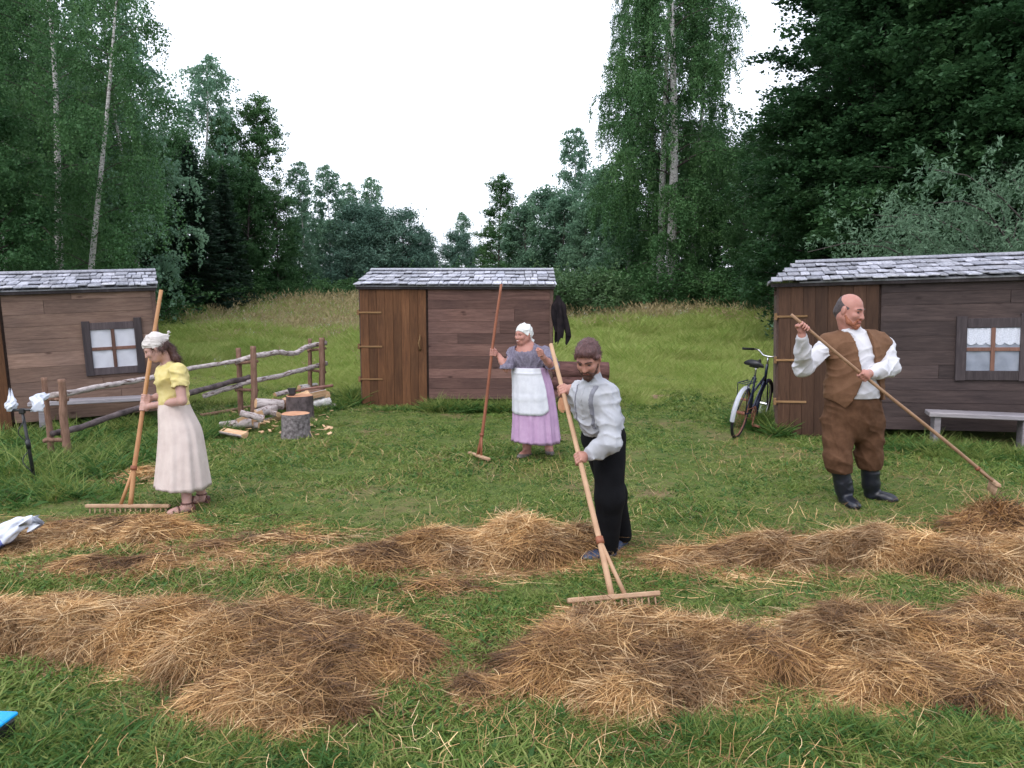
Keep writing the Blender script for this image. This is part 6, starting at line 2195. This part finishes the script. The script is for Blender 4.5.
# ================================================================== the young woman
def woman_young():
    rod = nrm(RY1 - RY0)
    org = V(*G(190, 514)); P = empty('person', org, 0, 'young woman in yellow top, long cream skirt and pale headscarf raking at left', 'person')
    Fb, Ub, Lb = frame_of(V(-.93, -.36, 0)); Y0 = 6.47
    nb = at(169, 361, Y0); hc = at(155, 346, Y0 - .08); che = at(172, 376, Y0); wa = at(174, 399, Y0); hip = at(180, 424, Y0)
    Fh, Uh, Lh = frame_of(V(-.80, -.34, -.50))
    sl_ = at(178, 369, Y0 - .145); sr_ = at(166, 368, Y0 + .135)
    el = at(182, 399, Y0 - .20); er = at(162, 396, Y0 + .16)
    gl = along(RY0, RY1, py=405); gr = along(RY0, RY1, py=397)
    wl = gl + V(.08, -.01, .012); wr = gr + V(.07, .06, .01)
    aN = V(*G(187, 512)); aN[2] += .075; aF = V(*G(202, 503)); aF[2] += .08
    kN, kF = V(aN[0] - .02, aN[1] + .08, .42), V(aF[0] + .0, aF[1] - .08, .42)
    hN, hF = hip + Lb * .05, hip - Lb * .05
    fd = Field(*bounds([nb, hc, gr, gl, aN, aF, el, wa], .2), .005)
    add_head(fd, hc, Fh, Uh, Lh, .93, female=True)
    fd.cap(hc - .06 * Uh - .03 * Fh, nb - V(0, 0, .02), .042, .052, .025)
    fd.cap(nb - V(0, 0, .06), che, .08, .105, .04); fd.cap(che, wa, .105, .095, .04); fd.cap(wa, hip, .1, .10, .04)
    for s_, e_, w_, g_, n_, in ((sl_, el, wl, gl, V(.9, -.3, .1)), (sr_, er, wr, gr, V(.8, .6, .1))):
        fd.chain([s_, e_, e_ * .5 + w_ * .5, w_], [.046, .037, .035, .025], .018)
        add_grip(fd, g_, rod, n_, .0175, w_, .92, 1)
    for h_, k_, a_ in ((hN, kN, aN), (hF, kF, aF)): fd.chain([h_, k_, k_ * .6 + a_ * .4, a_], [.06, .044, .050, .036], .02)
    dN, dF = nrm(V(-.72, -.6, 0)), nrm(V(-.9, -.2, 0))
    for a_, d in ((aN, dN), (aF, dF)):
        A = np.stack([np.cross(V(0, 0, 1), d), d, V(0, 0, 1)])
        fd.ell(V(a_[0], a_[1], a_[2] - .035) + d * .05, A, V(.036, .10, .034), .03)
        fd.ell(V(a_[0], a_[1], a_[2] - .045) + d * .12, A, V(.038, .04, .02), .02)
    fd.build('body', M['skin_pale'], P, org)
    face_bits(P, org, hc, Fh, Uh, Lh, .93)
    for a_, d in ((aN, dN), (aF, dF)):
        fd = Field(*bounds([a_, a_ + d * .2], .15), .004)
        z0 = a_[2] - .075; S_ = np.cross(V(0, 0, 1), d); A = np.stack([S_, d, V(0, 0, 1)])
        c0 = V(a_[0], a_[1], z0)
        fd.ell(c0 + V(0, 0, .010) + d * .055, A, V(.044, .130, .014), .01)
        fd.cap(c0 + V(0, 0, .015) - d * .045, c0 + V(0, 0, .05) - d * .045, .028, .026, .01)
        for f_, hh_ in ((.115, .045), (.07, .062)):
            for e in (-1, 1): fd.chain([c0 + d * f_ + S_ * e * .042 + V(0, 0, .012), c0 + d * f_ + S_ * e * .030 + V(0, 0, hh_), c0 + d * f_ + V(0, 0, hh_ + .012)], [.008, .007, .007], .003)
        for t in range(10):
            a0, a1 = t / 10 * 2 * PI, (t + 1) / 10 * 2 * PI
            fd.cap(c0 + V(0, 0, .092) + .042 * (d * math.cos(a0) + S_ * math.sin(a0)), c0 + V(0, 0, .092) + .042 * (d * math.cos(a1) + S_ * math.sin(a1)), .007, .007, .002)
        fd.build('sandal', M['sandal'], P, org, 1)
    # top
    fd = Field(*bounds([nb, sl_, sr_, el, wa, che, hip], .2), .006)
    bust = che + Fb * .045 + V(0, 0, .01)
    fd.cap(nb - V(0, 0, .07), che, .09, .125, .05); fd.cap(che, wa + V(0, 0, .0), .128, .120, .05)
    fd.cap(bust + Lb * .055, bust - Lb * .055, .08, .08, .05)
    fd.cap(wa, wa - V(0, 0, .03), .112, .116, .03)
    fd.cap(sl_, sr_, .055, .055, .05)
    for s_, e_ in ((sl_, el), (sr_, er)):
        q = s_ * .55 + e_ * .45
        fd.chain([s_, q], [.066, .072], .03)
    fd.wrinkle(.006, .07, 31, [V(.3, .2, 1), V(-.3, .2, 1), V(1, 0, .4)])
    for s_, e_ in ((sl_, el), (sr_, er)):
        q = s_ * .46 + e_ * .54; d = nrm(e_ - s_)
        fd.cap(q + d * .045, q + d * .2, .075, .075, 0, mode='cut')
    fd.ell(nb + Fb * .03 + V(0, 0, .02), np.stack([Lb, Fb, V(0, 0, 1)]), V(.065, .075, .05), .01, 'cut')
    fd.half(V(0, 0, wa[2] - .035), V(0, 0, -1))
    fd.build('top', M['yellow_knit'], P, org, 1)
    rings = [(wa + V(0, 0, .02), Lb, Fb, .118, .112), (wa - V(0, 0, .06), Lb, Fb, .135, .13), (at(180.5, 428, Y0), Lb, Fb, .20, .172), (at(182, 453, Y0), Lb, Fb, .262, .195), (at(183, 483, Y0), Lb, Fb, .305, .225)]
    skirt('skirt', M['cream_skirt'], P, org, rings, 11, .055, 6)
    # headscarf and ponytail
    fd = Field(hc - .25, hc + .25, .004)
    A = np.stack([Lh, Fh, Uh]); k9 = .93
    fd.ell(hc + .026 * Uh - .012 * Fh, A, V(.086, .104, .097) * k9 + .002, 0)
    fd.cap(hc + .06 * Uh - .05 * Fh, hc + .03 * Uh - .105 * Fh, .055, .03, .04)
    fd.half(hc + .042 * Uh + .08 * Fh, nrm(.50 * Fh - .95 * Uh))
    fd.cap(hc + .02 * Uh - .09 * Fh, hc + .052 * Uh - .155 * Fh, .026, .014, .02, u=Lh, sc_=.6)
    fd.wrinkle(.005, .045, 24, [nrm(Uh - Fh), Uh])
    fd.build('headscarf', M['scarf_cream'], P, org, 1)
    fd = Field(*bounds([hc, nb, at(186, 366, Y0)], .2), .005)
    fd.ell(hc - .0 * Uh - .045 * Fh, A, V(.070, .055, .06), 0)
    for e in (-1, 1): fd.cap(hc + .012 * Uh + .02 * Fh + e * .068 * Lh, hc - .03 * Uh - .03 * Fh + e * .06 * Lh, .012, .016, .02)
    fd.chain([hc - .02 * Uh - .085 * Fh, at(170.5, 348, Y0 - .02), at(175, 356, Y0 - .02), at(180, 364, Y0 - .01)], [.036, .034, .030, .010], .03)
    fd.wrinkle(.003, .02, 25, [Lh])
    o = fd.build('hair', M['hair_brown'], P, org, 1)
    strands('loose_hair', o, M['hair_brown'], P, 1500, .06, -.5 * Fh - .9 * V(0, 0, 1), 65)
    return P


# ================================================================== the bald man
def man_bald():
    rod = nrm(RB1 - RB0)
    org = V(*G(858, 505)); P = empty('person', org, 0, 'stout bald man in white shirt, brown waistcoat, breeches and black boots', 'person')
    Fb, Ub, Lb = frame_of(V(.20, -.98, 0)); Y0 = 6.75
    nb = at(851, 329, Y0); hc = at(850.5, 308, Y0 - .05); che = at(856, 352, Y0); wa = at(853, 388, Y0 - .02); pel = at(853, 405, Y0)
    Fh, Uh, Lh = frame_of(V(.60, -.76, -.24)); hs = 1.21
    sr_ = at(827, 343, Y0); sl_ = at(884, 344, Y0 - .02)
    gr = along(RB0, RB1, px=803.5); gl = along(RB0, RB1, px=863)
    er = at(803, 366, Y0 - .12); el = at(890, 366, Y0 - .12)
    wr = gr + V(.008, .045, -.075); wl = gl + V(.075, .035, .018)
    hipR, hipL = at(838, 415, Y0), at(868, 415, Y0)
    aR = V(*G(845, 503)); aR[2] += .09; aL = V(*G(871, 498)); aL[2] += .09
    kR, kL = at(838, 457, 6.66), at(871, 455, 6.76)
    kR = V(kR[0], aR[1] - .03, kR[2]); kL = V(kL[0], aL[1] - .04, kL[2])
    fd = Field(*bounds([nb, hc, gr, gl, aR, aL, er, el], .2), .0055)
    add_head(fd, hc, Fh, Uh, Lh, hs, .006)
    fd.cap(hc - .07 * Uh - .03 * Fh, nb - V(0, 0, .03), .074, .085, .03)
    fd.cap(nb - V(0, 0, .18), che, .13, .18, .05, u=Fb, sc_=.75); fd.cap(che, pel, .18, .2, .05, u=Fb, sc_=.8)
    for s_, e_, w_ in ((sl_, el, wl), (sr_, er, wr)): fd.chain([s_, e_, w_], [.05, .044, .034], .02)
    add_grip(fd, gr, rod, V(.25, .8, -.6), .015, wr, 1.12, 1)
    add_grip(fd, gl, rod, V(.55, -.55, .6), .015, wl, 1.12, -1)
    for h_, k_, a_ in ((hipL, kL, aL), (hipR, kR, aR)): fd.chain([h_, k_, a_], [.1, .065, .048], .02)
    fd.build('body', M['skin_red'], P, org)
    face_bits(P, org, hc, Fh, Uh, Lh, hs)
    # shirt
    fd = Field(*bounds([nb, sl_, sr_, el, er, wa, che, wr, wl], .26), .0065)
    fd.cap(nb - V(0, 0, .19), che, .165, .215, .05, u=Fb, sc_=.75)
    for q_ in (sl_, sr_): fd.cap(nb - V(0, 0, .055), q_ - V(0, 0, .01), .066, .070, .05)
    fd.cap(che, wa + Fb * .02, .215, .232, .05, u=Fb, sc_=.85)
    fd.cap(sl_ - V(0, 0, .02), sr_ - V(0, 0, .02), .072, .072, .08)
    fd.cap(nb - V(0, 0, .09), nb + .32 * (hc - nb), .095, .083, .03)
    for s_, e_, w_ in ((sl_, el, wl), (sr_, er, wr)):
        fd.chain([s_, s_ * .4 + e_ * .6, e_, e_ * .45 + w_ * .55, w_ + (e_ - w_) * .10], [.070, .076, .078, .068, .048], .04)
    fd.wrinkle(.010, .085, 41, [V(.3, 0, 1), V(-.5, .2, .9), V(1, 0, .3), V(.6, 0, -.7)])
    for w_, e_ in ((wl, el), (wr, er)):
        d = nrm(w_ - e_); fd.cap(w_ - d * .06, w_ - d * .015, .047, .045, .004)
    fd.half(nb + .42 * (hc - nb), nrm(V(.12, -.28, 1)))
    fd.half(V(0, 0, wa[2] - .06), V(0, 0, -1))
    fd.build('shirt', M['white_cloth'], P, org, 1)
    # waistcoat, open at the front
    fd = Field(*bounds([nb, sl_, sr_, wa, che], .28), .0065)
    fd.cap(nb - V(0, 0, .20), che, .19, .24, .05, u=Fb, sc_=.79)
    for q_ in (sl_, sr_): fd.cap(nb - V(0, 0, .05), q_ * .9 + nb * .1 - V(0, 0, .0), .078, .082, .05)
    fd.cap(che, wa + Fb * .02, .244, .258, .05, u=Fb, sc_=.88)
    fd.cap(sl_ * .85 + nb * .15 - V(0, 0, .02), sr_ * .85 + nb * .15 - V(0, 0, .025), .094, .094, .08)
    fd.cap(wa, wa - V(0, 0, .07), .25, .245, .03, u=Fb, sc_=.87)
    fd.wrinkle(.007, .11, 43, [V(.3, 0, 1), V(-.5, .2, .9)])
    for s_, e_, sd in ((sl_, el, 1), (sr_, er, -1)):
        d = nrm(V(sd, 0, -.15))
        fd.cap(s_ - V(0, 0, .05) + d * .075, s_ + d * .3 - V(0, 0, .07), .092, .15, .01, mode='cut')
    # opening: wide over the chest, running down to one side
    X, Y, Z = np.meshgrid(*fd.ax, indexing='ij', sparse=True)
    lat = (X - nb[0]) * Lb[0] + (Y - nb[1]) * Lb[1]
    fw = (X - che[0]) * Fb[0] + (Y - che[1]) * Fb[1]
    tz = (nb[2] - Z) / (nb[2] - wa[2])
    lo_ = np.interp(tz.ravel(), [-.3, 0, .35, .75, 1.0, 1.3], [-.09, -.08, -.055, -.03, -.08, -.14]).reshape(tz.shape)
    hi_ = np.interp(tz.ravel(), [-.3, 0, .3, .8, 1.0, 1.3], [.075, .07, .085, .125, .165, .24]).reshape(tz.shape)
    d = np.maximum(np.maximum(lo_ - lat, lat - hi_), .03 - fw)
    fd.D = np.maximum(fd.D, -d.astype(np.float32))
    # hem: pointed towards the front right
    fd.D = np.maximum(fd.D, ((wa[2] - .075 - .10 * np.clip((fw / .2), 0, 1) * np.clip(1 - np.abs(lat + .12) / .12, 0, 1)) - Z).astype(np.float32))
    fd.D = np.maximum(fd.D, (Z - (nb[2] + .012) + 0 * lat).astype(np.float32))
    fd.cap(nb - V(0, 0, .12), nb + V(0, 0, .12), .102, .102, 0, mode='cut')
    fd.build('waistcoat', M['brown_vest'], P, org, 1)
    # breeches
    fd = Field(*bounds([pel, hipL, hipR, kL, kR], .3), .0065)
    fd.cap(wa - V(0, 0, .02), pel - V(0, 0, .02), .222, .235, .04, u=Fb, sc_=.84)
    fd.cap(pel, pel - V(0, 0, .1), .236, .228, .05, u=Fb, sc_=.85)
    for h_, k_, a_ in ((hipL, kL, aL), (hipR, kR, aR)):
        b1 = k_ * .80 + a_ * .20
        fd.chain([h_ - V(0, 0, .03), h_ * .45 + k_ * .55, k_, b1], [.145, .124, .118, .112], .035)
    fd.wrinkle(.007, .13, 45, [V(.2, 0, 1), V(.5, .2, .9), V(.8, .2, .5)])
    for k_, a_ in ((kL, aL), (kR, aR)):
        b1 = k_ * .74 + a_ * .26
        fd.cap(b1 - V(0, 0, .14), b1 - V(0, 0, .4), .14, .14, 0, mode='cut')
    fd.half(V(0, 0, wa[2] - .035), V(0, 0, 1))
    fd.build('breeches', M['brown_wool'], P, org, 1)
    for k_, a_, d in ((kR, aR, nrm(V(.05, -1, 0))), (kL, aL, nrm(V(.72, -.68, 0)))):
        fd = Field(*bounds([a_, a_ + d * .22, k_], .15), .005)
        z0 = a_[2] - .09; A = np.stack([np.cross(V(0, 0, 1), d), d, V(0, 0, 1)])
        fd.chain([k_ * .8 + a_ * .2, a_ * .8 + k_ * .2, a_ - V(0, 0, .03)], [.082, .075, .062], .03)
        fd.ell(V(a_[0], a_[1], z0 + .045) + d * .07, A, V(.056, .125, .055), .03)
        fd.ell(V(a_[0], a_[1], z0 + .035) + d * .165, A, V(.055, .065, .042), .03)
        fd.wrinkle(.003, .10, 47, [V(0, 0, 1)])
        fd.half(V(0, 0, z0 + .004), V(0, 0, -1))
        fd.build('boot', M['boot'], P, org, 1)
    # ring of short hair, stubble beard
    fd = Field(hc - .25, hc + .25, .004)
    A = np.stack([Lh, Fh, Uh])
    fd.ell(hc + .022 * hs * Uh - .012 * hs * Fh, A, V(.0755, .0955, .0895) * hs, 0)
    fd.cap(hc - .03 * hs * Uh - .06 * hs * Fh, hc - .05 * hs * Uh - .05 * hs * Fh, .058 * hs, .05 * hs, .03)
    fd.ell(hc + .085 * hs * Uh + .045 * hs * Fh, A, V(.13, .115, .072) * hs, .01, 'cut')
    fd.ell(hc - .02 * hs * Uh + .095 * hs * Fh, A, V(.12, .082, .12) * hs, .01, 'cut')
    for e in (-1, 1): fd.ell(hc - .012 * hs * Uh - .002 * hs * Fh + e * .088 * hs * Lh, A, V(.022, .025, .034) * hs, .006, 'cut')
    o = fd.build('hair', M['hair_grey'], P, org, 1)
    strands('loose_hair', o, M['hair_grey'], P, 900, .016, -.6 * Fh - .6 * Uh, 63, .002, .1)
    fd = Field(hc - .25, hc + .25, .004)
    for e in (-1, 1):
        fd.chain([hc + hs * (-.04 * Uh + .012 * Fh + e * .068 * Lh), hc + hs * (-.08 * Uh + .04 * Fh + e * .05 * Lh), hc + hs * (-.102 * Uh + .07 * Fh + e * .012 * Lh)], [.012, .02, .024], .02)
        fd.chain([hc + hs * (-.050 * Uh + .091 * Fh), hc + hs * (-.055 * Uh + .086 * Fh + e * .024 * Lh), hc + hs * (-.085 * Uh + .074 * Fh + e * .034 * Lh)], [.007, .008, .012], .012)
    fd.cap(hc + hs * (-.095 * Uh + .084 * Fh), hc + hs * (-.112 * Uh + .08 * Fh), .022, .016, .02)
    o = fd.build('beard', M['beard_red'], P, org, 1)
    strands('beard_hair', o, M['beard_red'], P, 700, .012, -1.0 * Uh + .3 * Fh, 64, .0018)
    fd = Field(hc - .18, hc + .18, .003)
    for e in (-1, 1): fd.chain([hc + hs * (.022 * Uh + .091 * Fh + e * .012 * Lh), hc + hs * (.026 * Uh + .085 * Fh + e * .032 * Lh), hc + hs * (.02 * Uh + .072 * Fh + e * .05 * Lh)], [.004, .005, .003], .004)
    fd.build('eyebrows', M['hair_grey'], P, org, 1)
    return P


for figure in (man_bearded(), woman_old(), woman_young(), man_bald()):
    figure.location.z -= .015                        # soles pressed into the turf
